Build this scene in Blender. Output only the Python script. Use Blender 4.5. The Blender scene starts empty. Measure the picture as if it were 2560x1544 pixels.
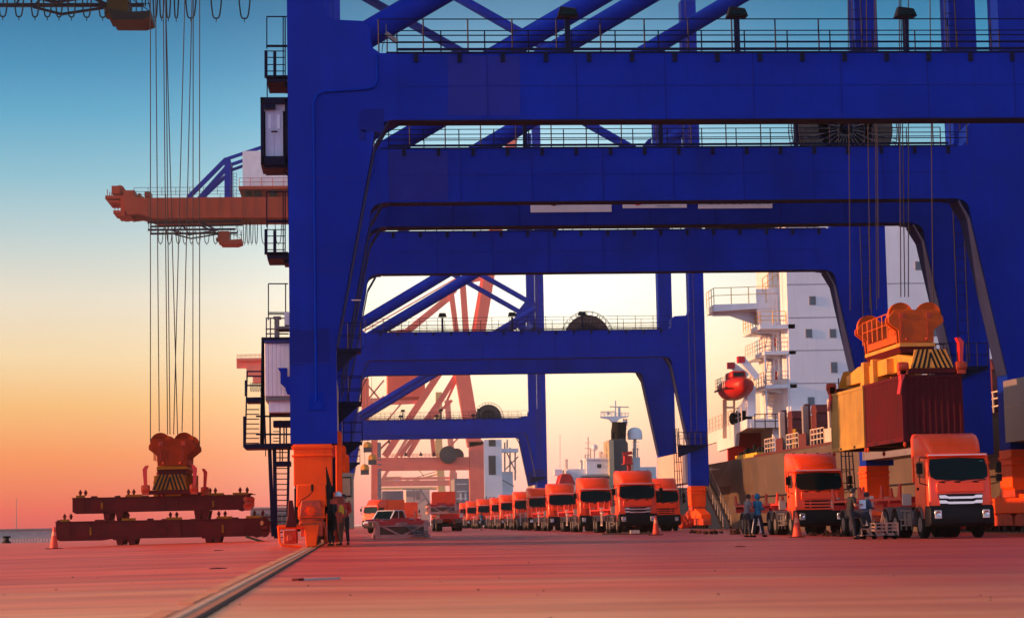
import bpy, bmesh, math, random
from mathutils import Vector, Matrix
random.seed(7)
S = bpy.context.scene
COL = S.collection
rad = math.radians
V = Vector

# ---------------------------------------------------------------- camera
F_PX, CX, CY, CAM_H = 5190.0, 1280.0, 772.0, 0.8
fw_c = V((890 - CX, -(1310 - CY), -F_PX)).normalized()
up_c = V((320 - CX, 50772.0, -F_PX))
up_c = (up_c - fw_c * up_c.dot(fw_c)).normalized()
rt_c = fw_c.cross(up_c).normalized()

def ray(u, v):
    d = V((u - CX, -(v - CY), -F_PX))
    return V((d.dot(rt_c), d.dot(fw_c), d.dot(up_c)))
def at(u, v, y):
    d = ray(u, v); s = y / d.y
    return V((d.x * s, y, CAM_H + d.z * s))
def at_x(u, v, x):
    d = ray(u, v); s = x / d.x
    return V((x, d.y * s, CAM_H + d.z * s))
def gnd(u, v, z=0.0):
    d = ray(u, v); s = (z - CAM_H) / d.z
    return V((d.x * s, d.y * s, z))

GP = [(-62, -1.3), (-12, 0.0), (-1.38, .1), (16, -.03), (32, -.2)]          # cross fall of the apron
def ground_z(x):
    for (a, za), (b, zb) in zip(GP[:-1], GP[1:]):
        if x <= b: return za + (zb - za) * (x - a) / (b - a)
    return GP[-1][1]

cam_d = bpy.data.cameras.new('camera'); cam = bpy.data.objects.new('camera', cam_d)
COL.objects.link(cam); S.camera = cam
cam_d.sensor_width = 36; cam_d.lens = 36 * F_PX / 2560
cam_d.clip_start = 0.3; cam_d.clip_end = 20000
M = Matrix((rt_c, fw_c, up_c)).to_4x4(); M.translation = V((0, 0, CAM_H))
cam.matrix_world = M
cam_d.dof.use_dof = True; cam_d.dof.focus_distance = 85; cam_d.dof.aperture_fstop = 2.8

# ---------------------------------------------------------------- materials
def srgb(r, g, b):
    f = lambda c: (c / 12.92 if c <= .04045 else ((c + .055) / 1.055) ** 2.4)
    return (f(r / 255), f(g / 255), f(b / 255))
MATS = {}
def mat(name, col, rough=.5, metal=0., var=.25, scale=1.2, streak=0., stain=None, stain_amt=.0, spec=.5, bump=0., coat=0., emit=0., stain_scale=None):
    """paint / steel / concrete: base colour broken up by cloudy noise, rain streaks and stains"""
    m = bpy.data.materials.new(name); m.use_nodes = True; MATS[name] = m
    nt = m.node_tree; N = nt.nodes; L = nt.links
    b = N['Principled BSDF']
    b.inputs['Roughness'].default_value = rough; b.inputs['Metallic'].default_value = metal
    b.inputs['Specular IOR Level'].default_value = spec
    if coat: b.inputs['Coat Weight'].default_value = coat; b.inputs['Coat Roughness'].default_value = .12
    tc = N.new('ShaderNodeTexCoord')
    n1 = N.new('ShaderNodeTexNoise'); n1.inputs['Scale'].default_value = scale; n1.inputs['Detail'].default_value = 6; n1.inputs['Roughness'].default_value = .62
    L.new(tc.outputs['Object'], n1.inputs['Vector'])
    r1 = N.new('ShaderNodeValToRGB')
    r1.color_ramp.elements[0].position = .3; r1.color_ramp.elements[1].position = .72
    k = 1 - var
    r1.color_ramp.elements[0].color = (col[0] * k, col[1] * k, col[2] * k, 1)
    r1.color_ramp.elements[1].color = (min(1, col[0] * (1 + var * .5)), min(1, col[1] * (1 + var * .5)), min(1, col[2] * (1 + var * .5)), 1)
    L.new(n1.outputs['Fac'], r1.inputs['Fac'])
    out = r1.outputs['Color']
    if streak or stain_amt:
        mp = N.new('ShaderNodeMapping'); L.new(tc.outputs['Object'], mp.inputs['Vector'])
        sc = stain_scale or ((2.2, 2.2, .12) if streak else (.5, .5, .5))
        mp.inputs['Scale'].default_value = sc
        n2 = N.new('ShaderNodeTexNoise'); n2.inputs['Scale'].default_value = 1.6; n2.inputs['Detail'].default_value = 8; n2.inputs['Roughness'].default_value = .68
        L.new(mp.outputs['Vector'], n2.inputs['Vector'])
        r2 = N.new('ShaderNodeValToRGB'); r2.color_ramp.elements[0].position = .5; r2.color_ramp.elements[1].position = .78
        L.new(n2.outputs['Fac'], r2.inputs['Fac'])
        mu = N.new('ShaderNodeMath'); mu.operation = 'MULTIPLY'; mu.inputs[1].default_value = max(streak, stain_amt)
        L.new(r2.outputs['Color'], mu.inputs[0])
        mx = N.new('ShaderNodeMix'); mx.data_type = 'RGBA'
        L.new(mu.outputs[0], mx.inputs['Factor']); L.new(out, mx.inputs[6])
        sc_ = stain or (col[0] * .35, col[1] * .35, col[2] * .35)
        mx.inputs[7].default_value = (*sc_, 1)
        out = mx.outputs[2]
    L.new(out, b.inputs['Base Color'])
    mr = N.new('ShaderNodeMapRange'); mr.inputs['To Min'].default_value = max(.02, rough - .1); mr.inputs['To Max'].default_value = min(1, rough + .12)
    L.new(n1.outputs['Fac'], mr.inputs['Value']); L.new(mr.outputs[0], b.inputs['Roughness'])
    if bump:
        bp = N.new('ShaderNodeBump'); bp.inputs['Strength'].default_value = bump; bp.inputs['Distance'].default_value = .02
        n3 = N.new('ShaderNodeTexNoise'); n3.inputs['Scale'].default_value = scale * 9; n3.inputs['Detail'].default_value = 4
        L.new(tc.outputs['Object'], n3.inputs['Vector'])
        L.new(n3.outputs['Fac'], bp.inputs['Height']); L.new(bp.outputs['Normal'], b.inputs['Normal'])
    if emit:
        b.inputs['Emission Color'].default_value = (*col, 1); b.inputs['Emission Strength'].default_value = emit
    return m

BLUE = mat('crane_blue_paint', (.0001, .021, .34), .58, var=.3, scale=.35, streak=.38, stain=(.0005, .009, .16), spec=.08)
BLUE_R = mat('repainted_dark_blue', (.0001, .010, .20), .4, var=.15, scale=.8, spec=.08)
BLUE_L = mat('faded_blue_patch', (.012, .022, .25), .5, var=.15, scale=.8, spec=.08)
BLUE_P = mat('crane_blue_paint_faded', (.008, .012, .16), .45, var=.3, scale=.6, streak=.3, spec=.35)
BLUE_D = mat('dark_blue_steel', (.0005, .002, .03), .5, spec=.1, var=.3)
ORNG = mat('orange_bogie_paint', (.98, .082, .002), .45, spec=.15, var=.12, scale=1.1, streak=.35, stain=(.22, .03, .008))
ORNG_D = mat('greasy_orange_steel', (.5, .045, .004), .6, var=.5, scale=3, stain=(.04, .01, .008), stain_amt=.7)
GIRD = mat('orange_girder_paint', (.34, .05, .018), .55, spec=.15, var=.25, scale=.25, streak=.4, stain=(.25, .03, .02))
RED_F = mat('far_hazed_red_crane_paint', (.85, .27, .17), .6, var=.15, scale=.2, streak=.2)  # red lightened most: distance haze painted into the base colour
RED_C = mat('hazed_red_crane_paint', (.98, .20, .11), .5, var=.2, scale=.2, streak=.3)  # red lightened: haze over the far crane put into the colour
YEL_C = mat('hazed_yellow_crane_paint', (.9, .55, .18), .5, var=.2, scale=.2, streak=.3)  # yellow lightened the same way, haze painted in
CONDM = mat('conduit_blue', (.0002, .022, .33), .8, var=.2, scale=1, spec=.0)
YEL_D = mat('grimy_yellow', (.26, .12, .008), .6, var=.4, scale=4, spec=.1)
CRATE = mat('grimy_crate_slats', (.30, .17, .13), .7, var=.3, scale=5)
FLANGE = mat('lit_flange_grey', (.022, .03, .10), .75, spec=.05, var=.3, scale=.5, streak=.3)  # greyed blue: light caught on leg edges and undersides, painted in
SILL_L = mat('painted_sunlit_sill', (.62, .46, .40), .45, var=.15, scale=.4, streak=.35, stain=(.35, .22, .2))  # brighter copy of the sill, its sunlit glow put into the colour
SILL = mat('painted_sky_sheen_sill', (.17, .15, .18), .42, var=.15, scale=.4, streak=.35, stain=(.3, .2, .2))  # reflected sky on the sill painted as a pale base colour
WHITE = mat('ship_white_paint', (.78, .78, .8), .38, var=.1, scale=.25, streak=.3, stain=(.5, .42, .38))
WHITE_P = mat('white_steel', (.7, .7, .72), .45, var=.15, scale=.8, streak=.3, stain=(.4, .36, .34))
GREYW = mat('pale_grey_panel', (.62, .7, .82), .4, var=.18, scale=1.5, streak=.35, stain=(.25, .25, .3))
STEEL = mat('galvanised_steel', (.17, .15, .15), .5, metal=.5, var=.3, scale=3)
DARK = mat('dark_steel', (.006, .006, .008), .5, var=.4, scale=2, spec=.15)
BLACK = mat('black_rubber', (.005, .005, .006), .8, var=.4, scale=4, spec=.15)
ROPE = mat('wire_rope', (.02, .010, .010), .55, var=.3, scale=2)
TRUCK = mat('truck_orange_paint', (.95, .062, .003), .3, var=.1, scale=1.3, spec=.35, coat=.12, streak=.12, stain=(.5, .05, .01))
TRAIL = mat('trailer_red_paint', (.6, .016, .006), .42, var=.25, scale=2, stain=(.16, .02, .012), stain_amt=.5)
MAROON = mat('maroon_steel', (.085, .002, .004), .55, spec=.15, var=.3, scale=1.6, stain=(.05, .008, .006), stain_amt=.6, streak=.4)
SPRD = mat('spreader_orange_paint', (.55, .085, .003), .5, spec=.2, var=.25, scale=1.8, stain=(.2, .03, .006), stain_amt=.55)
SPRD_Y = mat('spreader_yellow_paint', (.75, .3, .02), .45, var=.25, scale=2, stain=(.2, .06, .01), stain_amt=.5)
CONT_R = mat('container_red_paint', (.085, .002, .008), .55, spec=.12, var=.25, scale=.7, streak=.35, stain=(.06, .008, .008))
CONT_Y = mat('container_yellow_paint', (.42, .24, .03), .5, var=.25, scale=.8, streak=.5, stain=(.2, .08, .015))
GLASS = mat('dark_glass', (.001, .010, .013), .1, var=.3, spec=.16)
CHROME = mat('chrome', (.7, .7, .7), .15, metal=1, var=.1)
LAMPG = mat('headlamp_glass', (.55, .55, .55), .12, metal=.4, var=.3, scale=20)
HULL = mat('weathered_hull', (.095, .062, .042), .55, var=.35, scale=.25, streak=.75, stain=(.035, .022, .02), bump=.2)
RUST = mat('dark_red_deck_steel', (.1, .01, .009), .5, var=.35, scale=1, streak=.4)
BEIGE = mat('beige_cabinet_paint', (.42, .36, .22), .5, var=.15, scale=1.5, streak=.25)
PINKW = mat('cream_steel', (.6, .5, .42), .5, var=.2, scale=1, streak=.3)
YEL = mat('yellow_safety_paint', (.75, .4, .02), .5, var=.2, scale=3)
REDP = mat('bright_red_paint', (.6, .012, .010), .4, var=.2, scale=2)
BOAT = mat('lifeboat_orange_red', (.42, .012, .008), .45, var=.2, scale=1.2, spec=.3)
PANE = mat('greyish_window_glass', (.07, .10, .13), .15, var=.3)
SPRD_SHADED = mat('shaded_spreader_orange', (.30, .032, .004), .6, var=.35, scale=1.8, stain=(.09, .012, .004), stain_amt=.6, spec=.1)  # darker copy of the spreader orange, backlit shade put into the colour
SPRD_Y_SHADED = mat('shaded_spreader_yellow', (.34, .12, .008), .6, var=.35, scale=2, stain=(.1, .03, .004), stain_amt=.6, spec=.1)  # darker copy of the spreader yellow, backlit shade painted in
CONE = mat('cone_orange', (.72, .06, .02), .5, var=.25, scale=8)
REEL = mat('wound_cable', (.10, .065, .045), .7, var=.5, scale=6)
CONC = mat('pale_concrete', (.4, .36, .34), .8, var=.25, scale=.8, bump=.3)
WOOD = mat('weathered_timber', (.16, .09, .05), .8, var=.4, scale=5)
SKIN = mat('skin', (.35, .17, .1), .5, var=.1, scale=9)
HAIR = mat('black_hair', (.01, .008, .008), .6, var=.4, scale=30)
FUNNEL = mat('funnel_dark_grey', (.045, .043, .04), .5, var=.25, scale=.4, streak=.3)
SIGNW = mat('sign_white_vinyl', (.62, .68, .74), .5, var=.08, scale=.8, streak=.15)
SIGNT = mat('sign_maroon_print', (.09, .006, .02), .5, var=.05)
SIGNR = mat('sign_red_print', (.6, .02, .02), .5, var=.05)
GREYB = mat('grey_cladding', (.25, .22, .22), .6, var=.2, scale=.2, streak=.3)

# ---------------------------------------------------------------- mesh builder
OFF = {}
class MB:
    def __init__(s): s.v = []; s.f = []
    def poly(s, vs, fs):
        o = len(s.v); s.v += [V(p) for p in vs]; s.f += [tuple(i + o for i in f) for f in fs]; return s
    def box(s, x0, x1, y0, y1, z0, z1):
        vs = [(x, y, z) for x in (x0, x1) for y in (y0, y1) for z in (z0, z1)]
        return s.poly(vs, [(0, 1, 3, 2), (4, 6, 7, 5), (0, 4, 5, 1), (2, 3, 7, 6), (0, 2, 6, 4), (1, 5, 7, 3)])
    def bar(s, p, q, w, h=None, up=V((0, 0, 1))):
        p, q = V(p), V(q); h = h or w; d = (q - p).normalized()
        if abs(d.dot(up)) > .99: up = V((0, 1, 0)) if abs(d.y) < .9 else V((1, 0, 0))
        a = d.cross(up).normalized(); b = a.cross(d).normalized()
        vs = [e + a * (sx * w / 2) + b * (sz * h / 2) for e in (p, q) for sx in (-1, 1) for sz in (-1, 1)]
        return s.poly(vs, [(0, 1, 3, 2), (4, 6, 7, 5), (0, 4, 5, 1), (2, 3, 7, 6), (0, 2, 6, 4), (1, 5, 7, 3)])
    def tube(s, p, q, r, n=10, r2=None, cap=True):
        p, q = V(p), V(q); r2 = r if r2 is None else r2; d = (q - p).normalized()
        a = d.orthogonal().normalized(); b = d.cross(a)
        vs = []
        for e, rr in ((p, r), (q, r2)):
            for i in range(n):
                t = 2 * math.pi * i / n; vs.append(e + (a * math.cos(t) + b * math.sin(t)) * rr)
        fs = [(i, (i + 1) % n, n + (i + 1) % n, n + i) for i in range(n)]
        if cap: fs += [tuple(range(n - 1, -1, -1)), tuple(range(n, 2 * n))]
        return s.poly(vs, fs)
    def path(s, pts, r, n=6):
        for a, b in zip(pts[:-1], pts[1:]): s.tube(a, b, r, n, cap=True)
        return s
    def prism(s, pts, y0, y1, axis='y'):
        n = len(pts)
        if axis == 'y': vs = [(x, y0, z) for x, z in pts] + [(x, y1, z) for x, z in pts]
        elif axis == 'x': vs = [(y0, a, z) for a, z in pts] + [(y1, a, z) for a, z in pts]
        else: vs = [(a, b, y0) for a, b in pts] + [(a, b, y1) for a, b in pts]
        return s.poly(vs, [tuple(range(n)), tuple(range(2 * n - 1, n - 1, -1))] + [(i, (i + 1) % n, n + (i + 1) % n, n + i) for i in range(n)])
    def lathe(s, prof, c, axis=(0, 0, 1), n=16):
        c = V(c); d = V(axis).normalized(); a = d.orthogonal().normalized(); b = d.cross(a); vs = []
        for r, h in prof:
            for i in range(n):
                t = 2 * math.pi * i / n; vs.append(c + d * h + (a * math.cos(t) + b * math.sin(t)) * max(r, 1e-4))
        m = len(prof); fs = []
        for j in range(m - 1):
            for i in range(n): fs.append((j * n + i, j * n + (i + 1) % n, (j + 1) * n + (i + 1) % n, (j + 1) * n + i))
        if prof[0][0] > 1e-3: fs.append(tuple(range(n - 1, -1, -1)))
        if prof[-1][0] > 1e-3: fs.append(tuple(range((m - 1) * n, m * n)))
        return s.poly(vs, fs)
    def ball(s, c, rx, ry=None, rz=None, n=12, m=8):
        ry = ry or rx; rz = rz or rx; c = V(c); vs = []; fs = []
        for j in range(1, m):
            ph = math.pi * j / m
            for i in range(n):
                t = 2 * math.pi * i / n
                vs.append(c + V((rx * math.sin(ph) * math.cos(t), ry * math.sin(ph) * math.sin(t), rz * math.cos(ph))))
        vs += [c + V((0, 0, rz)), c - V((0, 0, rz))]
        for j in range(m - 2):
            for i in range(n): fs.append((j * n + i, j * n + (i + 1) % n, (j + 1) * n + (i + 1) % n, (j + 1) * n + i))
        k = (m - 1) * n
        for i in range(n):
            fs.append((i, k, (i + 1) % n)); fs.append(((m - 2) * n + i, (m - 2) * n + (i + 1) % n, k + 1))
        return s.poly(vs, fs)
    def loft(s, rings, cap=True):
        n = len(rings[0]); vs = [p for r in rings for p in r]; fs = []
        for j in range(len(rings) - 1):
            for i in range(n): fs.append((j * n + i, j * n + (i + 1) % n, (j + 1) * n + (i + 1) % n, (j + 1) * n + i))
        if cap: fs += [tuple(range(n)), tuple(range((len(rings) - 1) * n, len(rings) * n))]
        return s.poly(vs, fs)
    def xf(s, Mx):
        s.v = [Mx @ p for p in s.v]; return s
    def cut(s): s.cuts = getattr(s, 'cuts', [(0, 0)]) + [(len(s.v), len(s.f))]; return s
    def build_each(s, name, m, parent=None, **k):
        """one object for every piece closed with cut()"""
        obs = []
        for (v0, f0), (v1, f1) in zip(s.cuts[:-1], s.cuts[1:]):
            q = MB(); q.v = s.v[v0:v1]; q.f = [tuple(i - v0 for i in f) for f in s.f[f0:f1]]; obs.append(q.build(name, m, parent, **k))
        return obs
    def build(s, name, m, parent=None, loc=None, bevel=0., smooth=None):
        """one mesh object; vertices were given in world space, the origin goes to loc or to the parent's thing"""
        o = OFF[parent] if parent else V(loc or (0, 0, 0))
        me = bpy.data.meshes.new(name); me.from_pydata([tuple(p - o) for p in s.v], [], s.f)
        bm = bmesh.new(); bm.from_mesh(me); bmesh.ops.recalc_face_normals(bm, faces=bm.faces)
        bm.to_mesh(me); bm.free()
        ob = bpy.data.objects.new(name, me); COL.objects.link(ob); me.materials.append(m)
        if parent: ob.parent = parent
        else: ob.location = o
        OFF[ob] = o
        if bevel:
            md = ob.modifiers.new('bevel', 'BEVEL'); md.width = bevel; md.segments = 2; md.limit_method = 'ANGLE'; md.angle_limit = rad(40)
        if smooth is not None or bevel:
            for p in me.polygons: p.use_smooth = True
            sh = rad(smooth if smooth else 35)
            me.set_sharp_from_angle(angle=sh)
        return ob

def tag(o, label=None, cat=None, group=None, kind=None):
    if label: o['label'] = label
    if cat: o['category'] = cat
    if group: o['group'] = group
    if kind: o['kind'] = kind
    return o
def thing(name, label, cat, loc=(0, 0, 0), group=None):
    o = bpy.data.objects.new(name, None); COL.objects.link(o); o.location = loc
    o.empty_display_size = .2; OFF[o] = V(loc)
    return tag(o, label, cat, group)
def dup(src, loc, rz=0., label=None, group=None, parent=None):
    c = src.copy(); COL.objects.link(c)
    if parent is None:
        c.location = loc; c.rotation_euler = (0, 0, rz)
        if label: c['label'] = label
        if group: c['group'] = group
    else: c.parent = parent; c.matrix_parent_inverse = src.matrix_parent_inverse.copy()
    for ch in list(src.children): dup(ch, None, parent=c)
    return c
def rail_mb(pts, h=1.1, step=1.5, r=.025, levels=(1, .72, .42), both=True):
    """a handrail along a poly-line of floor points"""
    mb = MB()
    for a, b in zip(pts[:-1], pts[1:]):
        a, b = V(a), V(b); L = (b - a).length; n = max(1, round(L / step))
        for i in range(n + 1):
            p = a.lerp(b, i / n); mb.tube(p, p + V((0, 0, h)), r * 1.25, 5)
        for l in levels: mb.tube(a + V((0, 0, h * l)), b + V((0, 0, h * l)), r, 5)
    return mb
def arc(cx, cz, r, a0, a1, n=6):
    return [(cx + r * math.cos(rad(a0 + (a1 - a0) * i / n)), cz + r * math.sin(rad(a0 + (a1 - a0) * i / n))) for i in range(n + 1)]
def text_part(name, body, size, loc, rot, m, parent, extrude=.004, align='CENTER', bold=0.):
    cu = bpy.data.curves.new(name, 'FONT'); cu.body = body; cu.size = size; cu.extrude = extrude; cu.align_x = align; cu.align_y = 'BOTTOM'; cu.offset = bold
    ob = bpy.data.objects.new(name, cu); COL.objects.link(ob); cu.materials.append(m)
    me = bpy.data.meshes.new_from_object(ob); bpy.data.objects.remove(ob); bpy.data.curves.remove(cu); ob = bpy.data.objects.new(name, me); COL.objects.link(ob)
    if not me.materials: me.materials.append(m)
    ob.parent = parent; ob.location = V(loc) - OFF[parent]; ob.rotation_euler = rot
    return ob
# ---------------------------------------------------------------- light, sky, haze, ground
SUN_AZ, SUN_EL = -93.0, 10.0                     # degrees from +Y (negative = towards -X), above the horizon
sd = V((math.sin(rad(SUN_AZ)) * math.cos(rad(SUN_EL)), math.cos(rad(SUN_AZ)) * math.cos(rad(SUN_EL)), math.sin(rad(SUN_EL))))
sl = bpy.data.lights.new('sun', 'SUN'); sun = bpy.data.objects.new('sun', sl); COL.objects.link(sun)
sl.energy = 5.0; sl.angle = rad(.6); sl.color = (1, .43, .17)
sun.rotation_euler = (-sd).to_track_quat('-Z', 'Y').to_euler(); sun.location = (-60, 60, 60)

BACK_LOW, BACK_HIGH = (.82, .66, .74, 1), (.52, .78, 1.4, 1)
w = bpy.data.worlds.new('World'); S.world = w; w.use_nodes = True
nt = w.node_tree; N = nt.nodes; L = nt.links
bg = N['Background']; outw = N['World Output']
sky = N.new('ShaderNodeTexSky'); sky.sky_type = 'NISHITA'; sky.sun_disc = False
sky.sun_elevation = rad(SUN_EL); sky.sun_rotation = rad(SUN_AZ); sky.dust_density = 2.5
L.new(sky.outputs[0], bg.inputs[0]); bg.inputs[1].default_value = .15
tc = N.new('ShaderNodeTexCoord'); nrm = N.new('ShaderNodeVectorMath'); nrm.operation = 'NORMALIZE'
L.new(tc.outputs['Generated'], nrm.inputs[0])
sep = N.new('ShaderNodeSeparateXYZ'); L.new(nrm.outputs[0], sep.inputs[0])
mr = N.new('ShaderNodeMapRange'); mr.inputs['From Min'].default_value = 0; mr.inputs['From Max'].default_value = .27
L.new(sep.outputs['Z'], mr.inputs['Value'])
rp = N.new('ShaderNodeValToRGB'); L.new(mr.outputs[0], rp.inputs['Fac'])
stops = [(0.0, (222, 84, 84)), (.032, (240, 98, 80)), (.128, (255, 150, 84)), (.215, (255, 194, 118)), (.302, (253, 224, 174)), (.40, (235, 226, 205)),
         (.512, (186, 209, 211)), (.61, (136, 190, 208)), (.717, (86, 166, 200)), (.80, (56, 142, 184)), (.887, (30, 118, 162)), (1.0, (8, 84, 130))]
stops = [(p, tuple(q / 1.18 for q in srgb(*c))) for p, c in stops]
cr = rp.color_ramp
while len(cr.elements) < len(stops): cr.elements.new(.5)
for e, (p, c) in zip(cr.elements, stops): e.position = p; e.color = (*c, 1)
# afterglow: brighter and paler towards one side of the horizon
dt = N.new('ShaderNodeVectorMath'); dt.operation = 'DOT_PRODUCT'; L.new(nrm.outputs[0], dt.inputs[0])
dt.inputs[1].default_value = V((.085, 1, .085)).normalized()
mx0 = N.new('ShaderNodeMath'); mx0.operation = 'MAXIMUM'; L.new(dt.outputs['Value'], mx0.inputs[0]); mx0.inputs[1].default_value = 0
pw = N.new('ShaderNodeMath'); pw.operation = 'POWER'; L.new(mx0.outputs[0], pw.inputs[0]); pw.inputs[1].default_value = 150
bk = N.new('ShaderNodeMapRange'); bk.interpolation_type = 'SMOOTHSTEP'; bk.inputs['From Min'].default_value = .35; bk.inputs['From Max'].default_value = -.45
L.new(dt.outputs['Value'], bk.inputs['Value'])
rb = N.new('ShaderNodeValToRGB'); L.new(mr.outputs[0], rb.inputs['Fac'])
rb.color_ramp.elements[0].color = BACK_LOW; rb.color_ramp.elements[1].color = BACK_HIGH
bkm = N.new('ShaderNodeMix'); bkm.data_type = 'RGBA'; L.new(bk.outputs[0], bkm.inputs['Factor']); L.new(rp.outputs[0], bkm.inputs[6]); L.new(rb.outputs[0], bkm.inputs[7])
glo = N.new('ShaderNodeMix'); glo.data_type = 'RGBA'; glo.blend_type = 'ADD'
L.new(pw.outputs[0], glo.inputs['Factor']); L.new(bkm.outputs[2], glo.inputs[6]); glo.inputs[7].default_value = (.50, .52, .48, 1)
bg2 = N.new('ShaderNodeBackground'); L.new(glo.outputs[2], bg2.inputs[0]); bg2.inputs[1].default_value = .78
mf = N.new('ShaderNodeMapRange'); mf.interpolation_type = 'SMOOTHSTEP'
mf.inputs['From Min'].default_value = .25; mf.inputs['From Max'].default_value = .5
L.new(sep.outputs['Z'], mf.inputs['Value'])
ms = N.new('ShaderNodeMixShader'); L.new(mf.outputs[0], ms.inputs[0]); L.new(bg2.outputs[0], ms.inputs[1]); L.new(bg.outputs[0], ms.inputs[2])
L.new(ms.outputs[0], outw.inputs['Surface'])

S.view_settings.view_transform = 'Standard'; S.view_settings.look = 'None'
S.view_settings.exposure = .75; S.view_settings.gamma = 1

# haze
hz = bpy.data.materials.new('haze_air'); hz.use_nodes = True
hn = hz.node_tree.nodes; hn.remove(hn['Principled BSDF'])
pv = hn.new('ShaderNodeVolumePrincipled'); pv.inputs['Density'].default_value = .00024
pv.inputs['Color'].default_value = (.97, .88, .76, 1); pv.inputs['Anisotropy'].default_value = .68
hz.node_tree.links.new(pv.outputs[0], hn['Material Output'].inputs['Volume'])
hb = MB().box(-420, 420, -40, 1250, -4.2, 108).build('haze', hz); hb['kind'] = 'stuff'

# quay apron: one sheet to the horizon
def apron_mat():
    m = bpy.data.materials.new('quay_concrete'); m.use_nodes = True
    nt = m.node_tree; N = nt.nodes; L = nt.links; b = N['Principled BSDF']; b.inputs['Specular IOR Level'].default_value = .10
    tc = N.new('ShaderNodeTexCoord')
    def noise(sc, scale, det=6, ro=.6):
        mp = N.new('ShaderNodeMapping'); mp.inputs['Scale'].default_value = sc; L.new(tc.outputs['Object'], mp.inputs['Vector'])
        n = N.new('ShaderNodeTexNoise'); n.inputs['Scale'].default_value = scale; n.inputs['Detail'].default_value = det; n.inputs['Roughness'].default_value = ro; n.inputs['Distortion'].default_value = .9
        L.new(mp.outputs[0], n.inputs['Vector']); return n.outputs['Fac']
    def ramp(f, p0, c0, p1, c1):
        r = N.new('ShaderNodeValToRGB'); r.color_ramp.elements[0].position = p0; r.color_ramp.elements[1].position = p1
        r.color_ramp.elements[0].color = (*c0, 1); r.color_ramp.elements[1].color = (*c1, 1); L.new(f, r.inputs[0]); return r.outputs[0]
    def mix(f, a, c, mode='MIX', fac=None):
        x = N.new('ShaderNodeMix'); x.data_type = 'RGBA'; x.blend_type = mode
        if f is None: x.inputs['Factor'].default_value = fac
        else: L.new(f, x.inputs['Factor'])
        L.new(a, x.inputs[6])
        if isinstance(c, tuple): x.inputs[7].default_value = (*c, 1)
        else: L.new(c, x.inputs[7])
        return x.outputs[2]
    c = ramp(noise((.07, .34, 1), 1.0, 4, .55), .40, GROUND_A, .62, GROUND_B)  # cross streaks: bands of light and wear painted into the base colours
    c = mix(ramp(noise((.2, 1.0, 1), .7, 9, .72), .46, (0, 0, 0), .74, (.6,) * 3), c, GROUND_C)
    c = mix(ramp(noise((.7, .7, 1), 1.5, 9, .75), .6, (0, 0, 0), .8, (.7,) * 3), c, (.05, .022, .024))
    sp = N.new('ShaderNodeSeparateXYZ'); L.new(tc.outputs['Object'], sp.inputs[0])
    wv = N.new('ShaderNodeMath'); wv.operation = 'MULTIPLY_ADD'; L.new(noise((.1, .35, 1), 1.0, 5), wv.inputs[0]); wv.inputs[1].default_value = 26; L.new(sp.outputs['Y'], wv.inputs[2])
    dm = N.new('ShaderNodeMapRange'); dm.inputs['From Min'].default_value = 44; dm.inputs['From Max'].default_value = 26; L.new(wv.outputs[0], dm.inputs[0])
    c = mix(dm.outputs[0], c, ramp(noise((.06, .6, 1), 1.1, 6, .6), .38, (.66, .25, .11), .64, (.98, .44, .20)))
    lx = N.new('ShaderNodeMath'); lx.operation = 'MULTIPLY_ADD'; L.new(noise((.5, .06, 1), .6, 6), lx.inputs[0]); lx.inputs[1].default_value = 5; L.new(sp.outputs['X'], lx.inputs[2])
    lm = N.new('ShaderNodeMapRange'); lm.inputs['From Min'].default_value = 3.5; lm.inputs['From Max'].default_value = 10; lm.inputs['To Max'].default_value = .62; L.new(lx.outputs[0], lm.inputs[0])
    c = mix(lm.outputs[0], c, (.24, .052, .05))  # fall-off of light towards +X painted into the base as darker mauve
    L.new(c, b.inputs['Base Color'])
    rr = N.new('ShaderNodeMapRange'); rr.inputs['To Min'].default_value = .3; rr.inputs['To Max'].default_value = .6
    L.new(noise((.15, 1.0, 1), .9, 8, .7), rr.inputs[0]); L.new(rr.outputs[0], b.inputs['Roughness'])
    bp = N.new('ShaderNodeBump'); bp.inputs['Strength'].default_value = .5; bp.inputs['Distance'].default_value = .012
    L.new(noise((1, 1, 1), 14, 5), bp.inputs['Height']); L.new(bp.outputs[0], b.inputs['Normal'])
    return m
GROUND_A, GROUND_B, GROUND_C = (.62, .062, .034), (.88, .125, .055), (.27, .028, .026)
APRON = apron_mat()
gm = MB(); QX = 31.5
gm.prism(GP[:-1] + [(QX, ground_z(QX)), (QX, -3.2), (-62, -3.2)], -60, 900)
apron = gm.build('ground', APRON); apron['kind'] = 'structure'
WATER = mat('sea_water', (.03, .03, .035), .12, var=.3, scale=.4, bump=.6)
wt = MB().poly([(-9000, -200, -2.4), (9000, -200, -2.4), (9000, 14000, -2.4), (-9000, 14000, -2.4)], [(0, 1, 2, 3)]).build('sea_water', WATER); wt['kind'] = 'structure'
KERB = mat('worn_kerb_concrete', (.78, .26, .11), .75, var=.3, scale=2, bump=.3)
RAILM = mat('worn_rail_steel', (.8, .40, .22), .55, metal=0., var=.35, scale=3, stain=(.12, .04, .02), stain_amt=.5)
SLOTM = mat('dark_slot', (.015, .012, .012), .8, var=.4, scale=5)
XR, ZR = -1.38, .1
rail = thing('crane_rail', 'worn crane rail in its groove running from the foreground to the crane wheels', 'rail', (XR, 15, ZR))
def strip(name, m, x0, x1, z1): return MB().box(XR + x0, XR + x1, -20, 880, ZR - .05, ZR + z1).build(name, m, rail)
RAILW = mat('rusty_groove', (.6, .16, .03), .5, var=.45, scale=3, stain=(.1, .025, .01), stain_amt=.6)
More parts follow.
